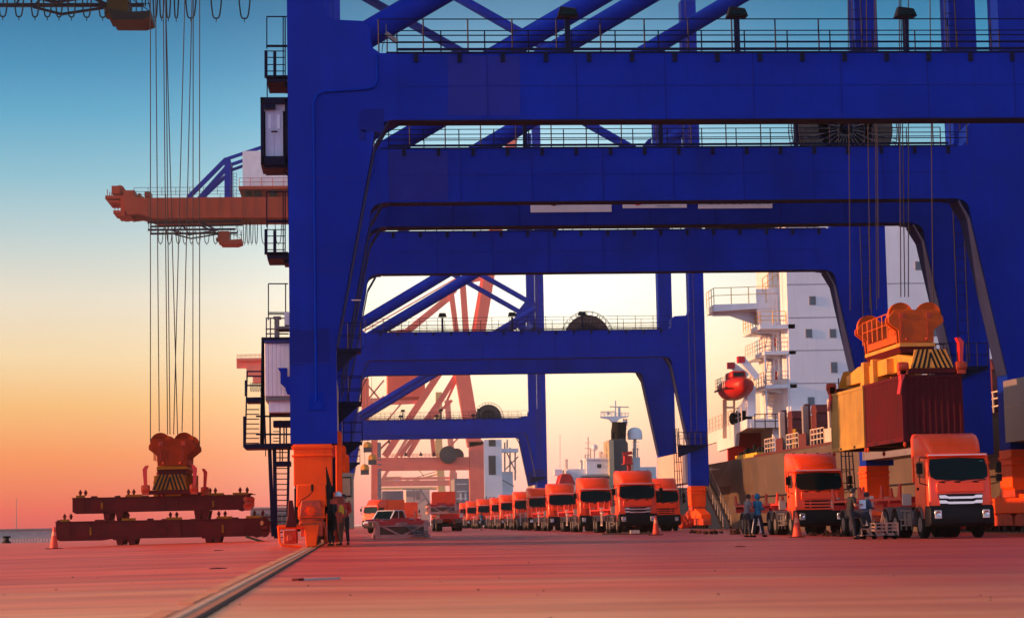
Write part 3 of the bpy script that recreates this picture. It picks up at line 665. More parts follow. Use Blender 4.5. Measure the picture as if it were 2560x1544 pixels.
# booms, machinery houses and trolleys of the two farther blue cranes (landward end only is in view)
def boom(root, y1, y2, CABM, CABF):
    yc = (y1 + y2) / 2 + .7
    def q(u, v, y=338.0):                     # drawn at the farthest crane, moved to this one
        p = at(u, v, y); return V((p.x, p.y - 338.0 + yc, p.z))
    for dy in (-3.6, 3.6):
        g = MB(); pts = [q(310, 498), (340, 501), (365, 503), (720, 500), (720, 550), (390, 553), (352, 541), (325, 544), (316, 530)]
        pts = [(p if isinstance(p, V) else q(*p)) for p in pts]
        out = [(p.x, p.z) for p in pts] + []
        i = 4; out = [(p.x, p.z) for p in pts[:3]] + [(34.0, pts[3].z), (34.0, pts[4].z)] + [(p.x, p.z) for p in pts[5:]]
        g.prism(out, yc + dy - .7, yc + dy + .7)
        gb = g.build('boom_girder', GIRD, root)
        s_ = MB(); 
        for i in range(18): 
            x = out[0][0] + 4 + i * 1.9; s_.box(x, x + .07, yc + dy - .74, yc + dy - .70, out[4][1] + .3, out[3][1])
        s_.build('stiffeners', GIRD, gb)
        rail_mb([(out[0][0] + 2, yc + dy - .7, out[0][1]), (-4, yc + dy - .7, out[0][1])], 1.3, 2.2, .035, (1, .5)).build('handrail', BLUE_D, gb)
    e = MB(); a = q(267, 500)
    def bx(m, u0, v0, u1, v1, d0=-3, d1=3):
        p0, p1 = q(u0, v1), q(u1, v0); return m.box(p0.x, p1.x, yc + d0, yc + d1, p0.z, p1.z)
    bx(e, 267, 494, 312, 502); bx(e, 275, 506, 303, 512); bx(e, 287, 531, 318, 538); bx(e, 297, 540, 330, 545); bx(e, 306, 500, 317, 545, -3.5, 3.5)
    bars = [(267, 472, 267, 496), (273, 478, 273, 496), (278, 478, 278, 496), (286, 512, 286, 532), (294, 512, 294, 532)]
    for u0, v0, u1, v1 in bars: e.bar(q(u0, v0), q(u1, v1), .12)
    e.build('end_platform', GIRD, root)
    wn = MB(); bx(wn, 283, 470, 303, 489); wn.lathe([(.01, -1.5), (.75, -1.5), (.75, 1.5), (.01, 1.5)], q(301, 476), (0, 1, 0), 16); bx(wn, 312, 481, 340, 500); bx(wn, 345, 484, 352, 500, -1, 1); bx(wn, 362, 480, 377, 493, -1.2, 1.2); bx(wn, 364, 493, 368, 501, -1, 1); bx(wn, 354, 492, 360, 502, -1, 1)
    wn.build('winch', GIRD, root)
    # stays and post behind
    sy = MB()
    for dy in (-3, 3): sy.bar(q(568, 404) + V((0, dy, 0)), q(473 + (10 if dy > 0 else 0), 500) + V((0, dy, 0)), .7); sy.bar(q(568, 404) + V((0, dy, 0)), q(760, 340) + V((0, dy, 0)), .5); sy.bar(q(571, 402) + V((0, dy, 0)), q(571, 502) + V((0, dy, 0)), .95)
    sy.bar(q(562, 440), q(496, 502), .55); sy.bar(q(580, 423), q(720, 372), .45)
    sy.bar(q(571, 408) + V((0, -3, 0)), q(571, 408) + V((0, 3, 0)), .8)
    sy.build('back_stay', BLUE, root)
    ml = MB()
    for dx in (0, 8): ml.bar(q(583 + dx, 430), q(583 + dx, 502), .06)
    for i in range(9): ml.bar(q(583, 432 + i * 8), q(591, 432 + i * 8), .05)
    ml.build('ladder', BLUE_D, root)
    hs = MB(); p0, p1 = q(609, 474), q(609, 385); hs.box(p0.x, p0.x + 17, yc - 3.4, yc + 3.4, p0.z, p1.z); h_ = hs.build('machinery_house', WHITE_P, root)
    MB().box(p0.x - .6, p0.x + 17.6, yc - 4.4, yc + 4.4, p0.z - .5, p0.z - .02).build('house_floor', GIRD, h_)
    rail_mb([(p0.x - .5, yc - 4.3, p0.z), (p0.x + 12, yc - 4.3, p0.z)], 1.3, 1.8, .04, (1, .5)).build('handrail', GIRD, h_)
    ms_ = MB(); 
    for u in (612, 636, 675): bx(ms_, u, 478, u + 17, 500, -2.6, 2.6)
    ms_.build('machine_blocks', DARK, h_)
    # trolley with hanging driver cab, service walkway and festoon loops
    t = MB()
    a, b = q(371, 560), q(604, 556)
    for dy in (-2.2, 2.2):
        t.bar(a + V((0, dy, 0)), q(604, 556) + V((0, dy, 0)), .28); t.bar(q(372, 578) + V((0, dy, 0)), q(590, 576) + V((0, dy, 0)), .32)
        t.bar(q(434, 580) + V((0, dy, 0)), q(474, 590) + V((0, dy, 0)), .22); t.bar(q(474, 590) + V((0, dy, 0)), q(548, 578) + V((0, dy, 0)), .22)
        t.bar(q(496, 556) + V((0, dy, 0)), q(545, 579) + V((0, dy, 0)), .26); t.bar(q(450, 556) + V((0, dy, 0)), q(470, 578) + V((0, dy, 0)), .16); t.bar(q(420, 556) + V((0, dy, 0)), q(410, 578) + V((0, dy, 0)), .16); t.bar(q(454, 556) + V((0, dy, 0)), q(436, 578) + V((0, dy, 0)), .16)
        for u in (374, 392, 432, 470, 484, 510, 530, 553, 592): t.bar(q(u, 550) + V((0, dy, 0)), q(u, 578) + V((0, dy, 0)), .1)
    t.build('trolley', BLUE_D, root)
    c = MB(); bx(c, 547, 580, 574, 608, -2, 2); c_ = c.build('driver_cab', CABM, root)
    k = MB(); p = [q(540, 596), q(548, 600), q(553, 613), q(594, 613), q(606, 609), q(606, 600), q(574, 602)]
    k.prism([(p_.x, p_.z) for p_ in p], yc - 2.1, yc + 2.1); k.build('cab_floor', CABF, c_)
    bx(MB(), 540, 597, 547, 601, -1, 1).build('cab_lamp', DARK, c_)
    rr = MB(); 
    for u in (578, 586, 594, 605): rr.bar(q(u, 578) + V((0, -2, 0)), q(u, 603) + V((0, -2, 0)), .09)
    rr.bar(q(575, 590) + V((0, -2, 0)), q(606, 590) + V((0, -2, 0)), .07); rr.bar(q(606, 603) + V((0, -2, 0)), q(600, 575) + V((0, -2, 0)), .07); rr.bar(q(580, 584) + V((0, -2, 0)), q(604, 600) + V((0, -2, 0)), .07)
    rr.build('cab_rail', BLUE_D, c_)
    fe = MB()
    loops = [(404, 13), (426, 13), (448, 12), (465, 12), (481, 10), (498, 12), (519, 13), (541, 13)] + [(613, 7), (622, 7), (631, 7), (642, 7)] + [(662, 17), (697, 17), (736, 18)]
    loops += [(380 - i * 22, 13) for i in range(0)]
    for u, wd in loops:
        dp = 612; top = 582 if u < 600 else 557; n = 10; pts = []
        for i in range(n + 1):
            t_ = i / n; uu = u - wd / 2 + wd * t_; vv = top + (dp - top) * (1 - abs(2 * t_ - 1) ** 4.5); pts.append(q(uu, vv) + V((0, -2.6, 0)))
        fe.path(pts, .07, 5); fe.tube(q(u, 611) + V((0, -2.6, 0)), q(u, 617) + V((0, -2.6, 0)), .05, 4).cut()
    fe.build_each('festoon_loop', BLACK, root)
boom(D, 329.5, 346.5, GIRD, GIRD)
boom(Cc, 177.8, 196.0, mat('dark_yellow_cab', (.06, .035, .004), .6, spec=.1), DARK)
# ---------------------------------------------------------------- container trucks
def wheel(mb, x, y, r=.5, w=.28, dish=1):
    mb.lathe([(.2, -w / 2), (r - .06, -w / 2), (r, -w / 2 + .05), (r, w / 2 - .05), (r - .06, w / 2), (.2, w / 2)], (x, y, r), (1, 0, 0), 20); return mb
def wheel_part(name, x, y, parent, r=.5, w=.28, side=-1):
    t = wheel(MB(), x, y, r, w).build(name, BLACK, parent, smooth=40)
    MB().lathe([(.02, 0), (.1, .0), (.12, -.05), (.27, -.06), (.29, 0), (.27, .06), (.02, .07)], (x + side * (w / 2 - .06), y, r), (side, 0, 0), 14).build('rim', STEEL, t)
    return t
def fender(mb, x0, x1, y, r=.62, a0=20, a1=160):
    o = arc(y, .5, r, a0, a1, 9); i = arc(y, .5, r - .035, a1, a0, 9)
    return mb.prism(o + i, x0, x1, axis='x')

def make_truck(name, chrome, label, group, trailer=True):
    t = thing(name, label, 'truck', (0, 0, 0), group)
    cab = MB(); prof = [(-.0, .62), (-.02, 1.2), (.02, 2.02), (.30, 2.84), (.42, 2.95), (1.86, 2.97), (1.86, .98), (1.75, .98)] + arc(1.3, .62, .52, 44, 172, 6) + [(.62, .62)]
    cab.prism(prof, -1.13, 1.13, axis='x'); c = cab.build('cab', TRUCK, t, bevel=.07)
    def on_face(z): return .02 + (.28) * (z - 2.02) / .82 if z > 2.02 else -.02 + .04 * (z - 1.2) / .82
    ws = MB(); e = .02
    ring = [(-1.02, 2.16), (-.85, 2.07), (0, 2.03), (.85, 2.07), (1.02, 2.16), (1.05, 2.5), (.98, 2.80), (0, 2.84), (-.98, 2.80), (-1.05, 2.5)]
    ws.poly([(x, on_face(z) - e, z) for x, z in ring] + [(x, on_face(z) + .05, z) for x, z in ring], [tuple(range(10)), tuple(range(19, 9, -1))] + [(i, (i + 1) % 10, 10 + (i + 1) % 10, 10 + i) for i in range(10)])
    ws.build('windscreen', GLASS, c, smooth=30)
    MB().box(-.86, .86, -.045, .02, 1.62, 1.96).build('front_panel', TRUCK, c, bevel=.025)
    MB().box(.8, .92, on_face(2.72) - .028, on_face(2.72) + .0, 2.62, 2.72).build('windscreen_sticker', mat('sticker', (.05, .3, .28), .5) if 'sticker' not in MATS else MATS['sticker'], c)
    wp = MB()
    for x in (-.75, -.2, .45): wp.bar((x, -.03, 1.98), (x + .5, .02, 2.06), .025); wp.bar((x - .02, -.03, 1.98), (x + .2, -.03, 1.96), .035)
    wp.build('wipers', BLACK, c)
    MB().prism([(.18, 2.88), (.24, 2.99), (.6, 3.0), (.6, 2.9)], -1.08, 1.08, axis='x').build('sun_visor', TRUCK, c, bevel=.03)
    MB().box(-1.05, 1.05, .155, .175, 2.92, 2.955).build('visor_trim', WHITE_P, c)
    if chrome:
        g = MB()
        for z in (1.52, 1.34):
            g.poly([(-.78, -.05, z), (-.55, -.05, z), (-.45, -.05, z - .05), (.45, -.05, z - .05), (.55, -.05, z), (.78, -.05, z), (.76, -.05, z - .11), (.5, -.05, z - .11), (.42, -.05, z - .13), (-.42, -.05, z - .13), (-.5, -.05, z - .11), (-.76, -.05, z - .11)], [tuple(range(12))])
            o = len(g.v); g.poly([p + V((0, .05, 0)) for p in g.v[o - 12:o]], [tuple(range(12))]); g.f += [(o - 12 + i, o - 12 + (i + 1) % 12, o + (i + 1) % 12, o + i) for i in range(12)]
        gb = MB().prism([(-.8, 1.56), (.8, 1.56), (.74, 1.16), (-.74, 1.16)], -.032, -.005).build('grille', DARK, t)
        g.build('chrome_bars', CHROME, gb)
    else:
        g = MB()
        for z in (1.52, 1.38, 1.24): g.box(-.72, -.5, -.035, -.0, z, z + .055); g.box(-.42, .42, -.035, -.0, z, z + .055); g.box(.5, .72, -.035, -.0, z, z + .055)
        g.build('grille_slots', DARK, c)
    for s_ in (-1, 1):
        d = MB().box(s_ * 1.128, s_ * 1.145, .42, 1.55, 1.22, 2.82).build('door', TRUCK, t, bevel=.008)
        MB().poly([(s_ * 1.152, .36 + .08, 2.12), (s_ * 1.152, 1.4, 2.18), (s_ * 1.152, 1.4, 2.74), (s_ * 1.152, .56, 2.74), (s_ * 1.152, .40, 2.4)], [(0, 1, 2, 3, 4)]).build('side_window', GLASS, d)
        MB().box(s_ * 1.146, s_ * 1.17, 1.22, 1.42, 1.72, 1.82).build('handle', BLACK, d)
        mr_ = MB()
        mr_.path([(s_ * 1.1, .2, 2.84), (s_ * 1.38, .1, 2.86), (s_ * 1.42, .08, 2.7), (s_ * 1.42, .08, 1.95), (s_ * 1.1, .12, 1.88)], .018, 6)
        mm = mr_.build('mirror_arm', BLACK, t)
        MB().box(s_ * 1.42 - .11, s_ * 1.42 + .11, .02, .14, 2.28, 2.66).build('mirror', BLACK, mm, bevel=.03)
        if s_ > 0: MB().box(s_ * 1.42 - .1, s_ * 1.42 + .12, .02, .14, 1.98, 2.24).build('mirror', BLACK, mm, bevel=.03)
    # roof fairing
    rings = []
    for y, zt, wb, wt in ((.36, 3.02, .86, .80), (.55, 3.28, .93, .86), (.85, 3.56, 1.0, .95), (1.2, 3.70, 1.07, 1.04), (1.55, 3.74, 1.12, 1.10), (2.05, 3.76, 1.15, 1.14)):
        rings.append([V((-wb, y, 2.93)), V((-wb, y, zt - .18)), V((-wt + .03, y, zt - .05)), V((-wt + .12, y, zt)), V((wt - .12, y, zt)), V((wt - .03, y, zt - .05)), V((wb, y, zt - .18)), V((wb, y, 2.93))])
    fr = MB().loft(rings).build('roof_fairing', TRUCK, t, smooth=50)
    MB().box(-1.15, 1.15, 1.9, 2.07, 2.0, 3.6).build('cab_rear_skirt', TRUCK, t)
    ml = MB()
    for x in (-.82, -.28, .3, .86): ml.box(x - .04, x + .04, 1.5, 1.6, 3.73, 3.765)
    ml.build('marker_lamps', DARK, fr)
    # bumper, lamps, steps
    b = MB(); b.prism([(-.12, .5), (-.14, .62), (-.14, 1.0), (-.06, 1.16), (.5, 1.16), (.62, .95), (.62, .42), (.0, .42)], -1.15, 1.15, axis='x'); bp = b.build('bumper', DARK, t, bevel=.04)
    for s_ in (-1, 1):
        h = MB().box(s_ * .86 - .13, s_ * .86 + .13, -.155, -.10, .70, 1.0).build('headlight', LAMPG, t, bevel=.02)
        MB().lathe([(.02, 0), (.09, .02), (.1, 0)], (s_ * .86, -.152, .88), (0, -1, 0), 14).build('lens', CHROME, h)
        MB().box(s_ * 1.12 - .03, s_ * 1.12 + .03, -.02, .1, 1.17, 1.3).build('indicator', CONE, bp)
    # chassis, tanks, wheels
    ch = MB()
    for s_ in (-1, 1): ch.box(s_ * .42 - .04, s_ * .42 + .04, 1.0, 6.9, .78, 1.02)
    for y in (2.3, 3.6, 4.6, 5.4, 6.8): ch.box(-.4, .4, y, y + .12, .8, .98)
    ch.box(-.5, .5, .6, 2.0, .5, .95); ch.box(-.55, .55, 4.4, 6.1, 1.02, 1.14)
    ch.build('chassis', DARK, t)
    MB().tube((-1.0, 1.35, .5), (1.0, 1.35, .5), .09, 8).build('front_axle', DARK, t)
    for x in (-.98, .98): wheel_part('wheel', x, 1.35, t, side=1 if x > 0 else -1)
    fd = MB(); fender(fd, -1.2, -.85, 1.35, .64).cut(); fender(fd, .85, 1.2, 1.35, .64).cut()
    for y in (4.55, 5.9):
        MB().tube((-1.0, y, .5), (1.0, y, .5), .09, 8).build('rear_axle', DARK, t)
        for x in (-.9, .9): wheel_part('wheel', x, y, t, w=.56, side=1 if x > 0 else -1)
        fender(fd, -1.2, -.6, y, .66, 15, 165).cut(); fender(fd, .6, 1.2, y, .66, 15, 165).cut()
    fd.build_each('fender', STEEL, t)
    for s_ in (-1, 1):
        MB().box(s_ * .9 - .25, s_ * .9 + .25, 2.3, 3.5, .45, .98).build('fuel_tank', STEEL if s_ < 0 else DARK, t, bevel=.08)
    sr = MB()
    for z in (.45, .65, .98): sr.box(-1.2, -1.16, 2.2, 3.7, z, z + .05)
    for y in (2.2, 2.95, 3.66): sr.box(-1.2, -1.16, y, y + .05, .3, 1.03)
    sr.build('side_guard', STEEL, t)
    MB().path([(-.75, 2.2, .9), (-.75, 2.2, 2.3), (-.75, 2.3, 2.45), (-.75, 2.5, 2.5)], .06, 8).build('exhaust_pipe', STEEL, t)
    if not trailer: return t
    tl = MB()
    for s_ in (-1, 1):
        tl.prism([(3.3, 1.22), (3.3, 1.5), (14.6, 1.5), (14.6, 1.15), (7.6, 1.0), (6.6, 1.16)], s_ * .48 - .07, s_ * .48 + .07, axis='x')
    for y in (3.3, 5.2, 7.2, 8.9, 10.4, 12.2, 14.4): tl.box(-1.2, 1.2, y, y + .16, 1.3, 1.52)
    tl.box(-1.2, 1.2, 14.4, 14.62, 1.1, 1.56); tl.box(-1.2, -1.1, 3.3, 14.6, 1.4, 1.5); tl.box(1.1, 1.2, 3.3, 14.6, 1.4, 1.5)
    tr_ = tl.build('trailer', TRAIL, t)
    gd = []
    for s_ in (-1, 1):
        for y in (3.35, 6.0, 8.9, 9.5, 14.2):
            MB().prism([(y, 1.5), (y, 1.98), (y + .2, 1.98), (y + .5, 1.5)] if y < 9 else [(y - .3, 1.5), (y, 1.98), (y + .3, 1.98), (y + .3, 1.5)], s_ * 1.24 - .03, s_ * 1.24 + .03, axis='x').build('corner_guide', TRAIL, tr_)
    bb = MB()
    for y in (3.2, 14.62, 8.8):
        bb.box(-1.22, -.9, y, y + .12, 1.2, 1.62).cut(); bb.box(.9, 1.22, y, y + .12, 1.2, 1.62).cut()
    bb.build_each('lock_bracket', PINKW, tr_)
    lg = MB()
    for s_ in (-1, 1): lg.box(s_ * .8 - .08, s_ * .8 + .08, 7.4, 7.6, .35, 1.3)
    lg.box(-.8, .8, 7.45, 7.55, .9, 1.0); lg.build('landing_leg', TRAIL, tr_)
    gr = MB()
    for i in range(6): gr.box(-1.18, -1.15, 8.2 + i * .16, 8.24 + i * .16, .5, 1.25)
    gr.box(-1.19, -1.14, 8.16, 9.1, .46, .52); gr.box(-1.19, -1.14, 8.16, 9.1, 1.22, 1.28); gr.build('side_grid', PINKW, tr_)
    tf = MB()
    for y in (11.6, 12.9):
        MB().tube((-1.0, y, .5), (1.0, y, .5), .09, 8).build('trailer_axle', DARK, tr_)
        for x in (-.9, .9): wheel_part('trailer_wheel', x, y, t, w=.56, side=1 if x > 0 else -1)
        fender(tf, -1.2, -.6, y, .63, 25, 155).cut(); fender(tf, .6, 1.2, y, .63, 25, 155).cut()
    tf.build_each('fender', STEEL, tr_)
    return t

G_T = 'orange container trucks parked along the quay'
tc_ = make_truck('container_truck', True, 'orange truck with chrome grille parked under the hanging dark red container', G_T)
ts_ = make_truck('container_truck', False, 'orange truck with slotted grille behind the four men, below the yellow container', G_T)
def tp(u, y): x = at(u, 1330, y).x; return (x, y, ground_z(x))
tc_.location = tp(2405, 72); ts_.location = tp(2053, 93)
dup(tc_, tp(1596, 123), 0, 'orange truck with chrome grille heading the long parked row')
for u, y, lab in ((1492, 142, 'second orange truck of the row, right behind the chrome grille truck'), (1408, 163.5, 'third orange truck of the row, half its front clear of the fourth'),
                  (1354, 183, 'fourth truck of the orange row counted from the chrome grille'), (1315, 204, 'fifth truck of the orange row counted from the chrome grille'), (1278, 225, 'sixth truck of the orange row counted from the chrome grille'),
                  (1217, 263, 'orange truck standing just beyond the teal clad person'), (1188, 287, 'small distant orange truck next after the one beyond the teal clad person'), (1170, 313, 'smallest orange truck at the far end of the row')):
    dup(ts_, tp(u, y), 0, lab)
dup(ts_, tp(1662, 146), 0, 'orange truck beside the row, partly hidden by the leading chrome grille truck')
dup(ts_, tp(1252, 250), 0, 'distant orange truck almost hidden behind the sixth truck of the row')
bt = make_truck('cargo_truck', False, 'orange box bodied truck turned sideways beyond the dark pickup', 'orange container trucks parked along the quay', trailer=False)
bb_ = MB(); bb_.box(-1.2, 1.2, 2.15, 5.6, 1.15, 3.7); bb_.build('cargo_box', TRUCK, bt, bevel=.04)
bt.location = tp(925, 258); bt.rotation_euler = (0, 0, rad(-38))
rt1 = dup(ts_, tp(1108, 203), rad(180), 'orange truck seen from its tail with grey truss frame on its trailer', G_T)
dup(ts_, tp(1024, 300), rad(180), 'distant truck with dark cab back, between the low truss frame and the tail-on truck', G_T)

# ---------------------------------------------------------------- pickup car
def make_pickup():
    t = thing('pickup_car', 'dark red pickup with pale roof standing in front of the box truck', 'pickup')
    b = MB(); b.prism([(0, .45), (0, .95), (.25, 1.08), (1.5, 1.14), (5.1, 1.14), (5.15, .5)], -.92, .92, axis='x'); bd = b.build('body', mat('dark_red_car_paint', (.12, .012, .012), .2, var=.1, coat=.6), t, bevel=.07)
    g = MB(); rings = []
    g.prism([(1.3, 1.13), (2.0, 1.72), (3.3, 1.76), (3.8, 1.13)], -.80, .80, axis='x'); cb = g.build('cabin', GLASS, t, bevel=.05)
    MB().box(-.76, .76, 1.95, 3.4, 1.74, 1.80).build('roof', WHITE_P, cb, bevel=.03)
    p = MB()
    for s_ in (-1, 1): p.bar((s_ * .8, 1.3, 1.13), (s_ * .77, 2.0, 1.76), .07); p.bar((s_ * .78, 3.4, 1.76), (s_ * .8, 3.85, 1.13), .08); p.bar((s_ * .79, 2.6, 1.13), (s_ * .78, 2.6, 1.75), .07)
    p.build('window_pillars', WHITE_P, cb)
    for s_ in (-1, 1):
        MB().box(s_ * .68 - .17, s_ * .68 + .17, -.03, .04, .78, .95).build('headlight', LAMPG, bd, bevel=.02)
        for y in (.9, 4.1): wheel_part('wheel', s_ * .82, y, t, r=.37, w=.24, side=s_)
    MB().box(-.45, .45, -.03, .03, .6, .9).build('grille', DARK, bd); MB().box(-.9, .9, -.08, .1, .4, .6).build('bumper', DARK, bd, bevel=.03)
    t.location = tp(935, 166); t.rotation_euler = (0, 0, rad(-30)); return t
make_pickup()

# ---------------------------------------------------------------- truss frames (one on the ground, one on the tail-on truck)
def make_truss_frame(label):
    t = thing('truss_frame', label, 'steel frame', (0, 0, 0), 'grey truss frames with red flanges')
    w_, h_ = 1.28, .78
    f = MB()
    for y in (0, 6.0):
        f.box(-w_, -w_ + .22, y, y + .22, 0, h_ + .12); f.box(w_ - .22, w_, y, y + .22, 0, h_ + .12)
        f.box(-w_ + .22, w_ - .22, y + .02, y + .2, .0, .2); f.box(-w_ + .22, w_ - .22, y + .02, y + .2, h_ - .2, h_)
        f.bar((-w_ + .2, y + .1, h_ - .1), (0, y + .1, .12), .1); f.bar((w_ - .2, y + .1, h_ - .1), (0, y + .1, .12), .1)
    for s_ in (-1, 1): f.box(s_ * w_ - .1, s_ * w_ + .1, .2, 6.0, .6, .8); f.box(s_ * w_ - .1, s_ * w_ + .1, .2, 6.0, .02, .2)
    f.build('frame', mat('dusty_grey_steel', (.6, .3, .24), .6, var=.3, scale=3), t)
    for y in (0, 6.0): MB().box(-w_ + .22, w_ - .22, y + .14, y + .17, .2, h_ - .2).build('back_panel', WOOD, t)
    r = MB(); r.prism([(-1.15, .86), (-1.05, .68), (-.35, .68), (-.25, .86)], -.05, .2).cut(); r.prism([(.2, .86), (.3, .68), (1.0, .68), (1.1, .86)], -.05, .2).cut(); r.box(-.5, .4, 1.5, 2.0, .78, 1.0).cut(); r.box(.7, 1.0, 1.6, 2.0, .78, .96).cut(); r.box(-w_ - .02, -w_ + .26, -.04, .24, .9, .96).cut()
    r.build_each('flange_plate', REDP, t)
    l = MB()
    for s_ in (-.15, .15): l.bar((.35 + s_, -.12, .62), (.95 + s_, -.3, .05), .05)
    for i in range(5): q = i / 5 + .1; l.bar((.2 + .6 * q, -.12 - .18 * q, .62 - .57 * q), (.5 + .6 * q, -.12 - .18 * q, .62 - .57 * q), .045)
    for z in (.08, .18, .3): l.box(.45, 1.25, -.32, -.1, z, z + .05)
    l.build('ladder', STEEL, t)
    g = MB()
    for i in range(5): g.bar((.0 + i * .1, -.02, .4), (.0 + i * .1, -.02, .86), .02)
    g.build('guard_bars', STEEL, t)
    return t
tf_ = make_truss_frame('grey truss frame with red flanges lying on the ground, ladder leaning on it')
tf_.location = tp(1005, 101)
dup(tf_, (tp(1108, 187.6)[0], 187.6, 1.6), 0, 'grey truss frame carried on the trailer of the tail-on truck')

# ---------------------------------------------------------------- cones, cart, timber, twist locks, small finds on the apron
BANDM = mat('faded_cone_band', (.8, .22, .13), .5, var=.2, scale=9)
def make_cone(label):
    t = thing('traffic_cone', label, 'traffic cone', (0, 0, 0), 'orange traffic cones on the apron')
    MB().lathe([(.19, .03), (.17, .06), (.045, .92), (.03, .95), (.01, .95)], (0, 0, 0), (0, 0, 1), 18).build('cone_body', CONE, t, smooth=40)
    MB().box(-.26, .26, -.26, .26, 0, .035).build('base', BLACK, t, bevel=.02)
    MB().lathe([(.098, .56), (.072, .74)], (0, 0, 0), (0, 0, 1), 18).build('reflective_band', BANDM, t)
    return t
c1 = make_cone('tall orange cone standing at the corner of the slotted grille truck'); p = at(1993, 1343, 83); c1.location = (p.x, 83, ground_z(p.x))
c2 = dup(c1, tp(1640, 105), .4, 'orange cone in front of the chrome grille truck that heads the row')
p = at(135, 1364, 96); c3 = dup(c1, (p.x, 96, ground_z(p.x)), .8, 'orange cone at the free end of the stacked maroon beams')
for c_ in (c1, c2, c3): c_.scale = (1.1, 1.1, 1.05)

def make_cart():
    t = thing('hand_cart', 'low slatted hand cart beside the truck under the red container, small tripod on top', 'cart')
    f = MB()
    for z in (.16, .28, .4, .52):
        for y in (0, .7): f.box(.0, .78, y, y + .03, z, z + .05)
        for x in (0, .78): f.box(x - .02, x + .02, 0, .73, z, z + .05)
    for x in (0, .39, .78):
        for y in (0, .7): f.box(x - .03, x + .03, y - .01, y + .04, .12, .57)
    f.box(-.5, .8, 0, .73, .12, .16)
    for x in (-.5, -.25): f.box(x - .02, x + .02, 0, .04, .14, .36)
    f.box(-.52, 0, 0, .04, .34, .38)
    f.build('slatted_bed', CRATE, t)
    h = MB().path([(-.3, .1, .2), (-.05, .05, .62), (-.02, .05, .66)], .018, 6); h.path([(-.55, .35, .98), (.2, .35, 1.0), (.45, .35, .9), (.5, .35, .55)], .015, 6); h.build('push_handle', STEEL, t)
    k = MB(); 
    for dx in (-.1, .0, .1): k.bar((.35, .35, .95), (.35 + dx, .35 + dx, .57), .03)
    k.build('tripod', CRATE, t)
    for x in (-.4, -.05, .35, .68):
        wheel(MB(), x, .1, .07, .05).build('wheel', BLACK, t); 
    return t
hc = make_cart(); hc.location = tp(2190, 71.6); hc.scale = (1.0, 1, 1)
tb = thing('timber_pile', 'flat pile of dark timbers on the ground before the chrome grille row truck', 'timber', tp(1560, 112))
for i in range(5):
    x = [-1.2, -.4, .1, .35, .6][i]
    MB().box(tb.location.x + x, tb.location.x + x + [1.0, 1.3, 1.1, .5, .9][i], 112 + (i % 3) * .3, 112.25 + (i % 3) * .3, -.1 + (.13 if i == 3 else 0), .08 + (.13 if i == 3 else 0)).build('timber', WOOD if i != 3 else PINKW, tb)

LOCKM = mat('rusty_brown_iron', (.075, .026, .016), .8, var=.5, scale=20, spec=.15)
def make_lock():
    t = MB(); t.box(-.09, .09, -.07, .07, 0, .09); t.lathe([(.05, .09), (.05, .14), (.09, .15), (.06, .22), (.02, .25)], (0, 0, 0), (0, 0, 1), 8); t.box(.05, .22, -.02, .02, .04, .07)
    return t.build('twist_lock', LOCKM)
lk0 = tag(make_lock(), 'rusty twist lock in the loose scatter beside the trucks', 'twist lock', 'rusty twist locks lying on the apron')
spots = []
for u0, u1, v, n in ((1728, 1748, 1334, 5), (1763, 1788, 1336, 7), (1796, 1799, 1334, 1), (1826, 1852, 1337, 5), (2026, 2040, 1340, 3), (2054, 2075, 1341, 5), (2082, 2100, 1342, 4), (2158, 2176, 1342, 4)):
    for i in range(n): spots.append((u0 + (u1 - u0) * (i + .5) / n + random.uniform(-1, 1), v + random.uniform(-1, 1), u0))
first = True
GL = {1728: 'rusty twist lock in the small heap at the foot of the gangway', 1763: 'rusty twist lock in the longer heap between gangway and the two men', 1796: 'rusty twist lock standing alone between the heap and the grey shirted man',
      1826: 'rusty twist lock lying at the feet of the grey shirted man', 2026: 'rusty twist lock under the bumper of the slotted grille truck', 2054: 'rusty twist lock before the man holding papers', 2082: 'rusty twist lock under the trailer wheels beside the man with papers', 2158: 'rusty twist lock lying beside the hand cart'}
for u, v, k in spots:
    p = gnd(u, v, -.1); p.z = ground_z(p.x)
    if first: lk0.location = p; lk0.rotation_euler = (0, 0, 1); lk0['label'] = GL[k]; lk0['group'] = GL[k].replace('lock', 'locks', 1); first = False; o = lk0
    else: o = dup(lk0, p, random.uniform(0, 6), GL[k], GL[k].replace('lock', 'locks', 1))
    if random.random() < .5: o.rotation_euler = (rad(90), 0, random.uniform(0, 6)); o.location.z += .08
    s_ = random.uniform(.9, 1.3); o.scale = (s_, s_, s_)
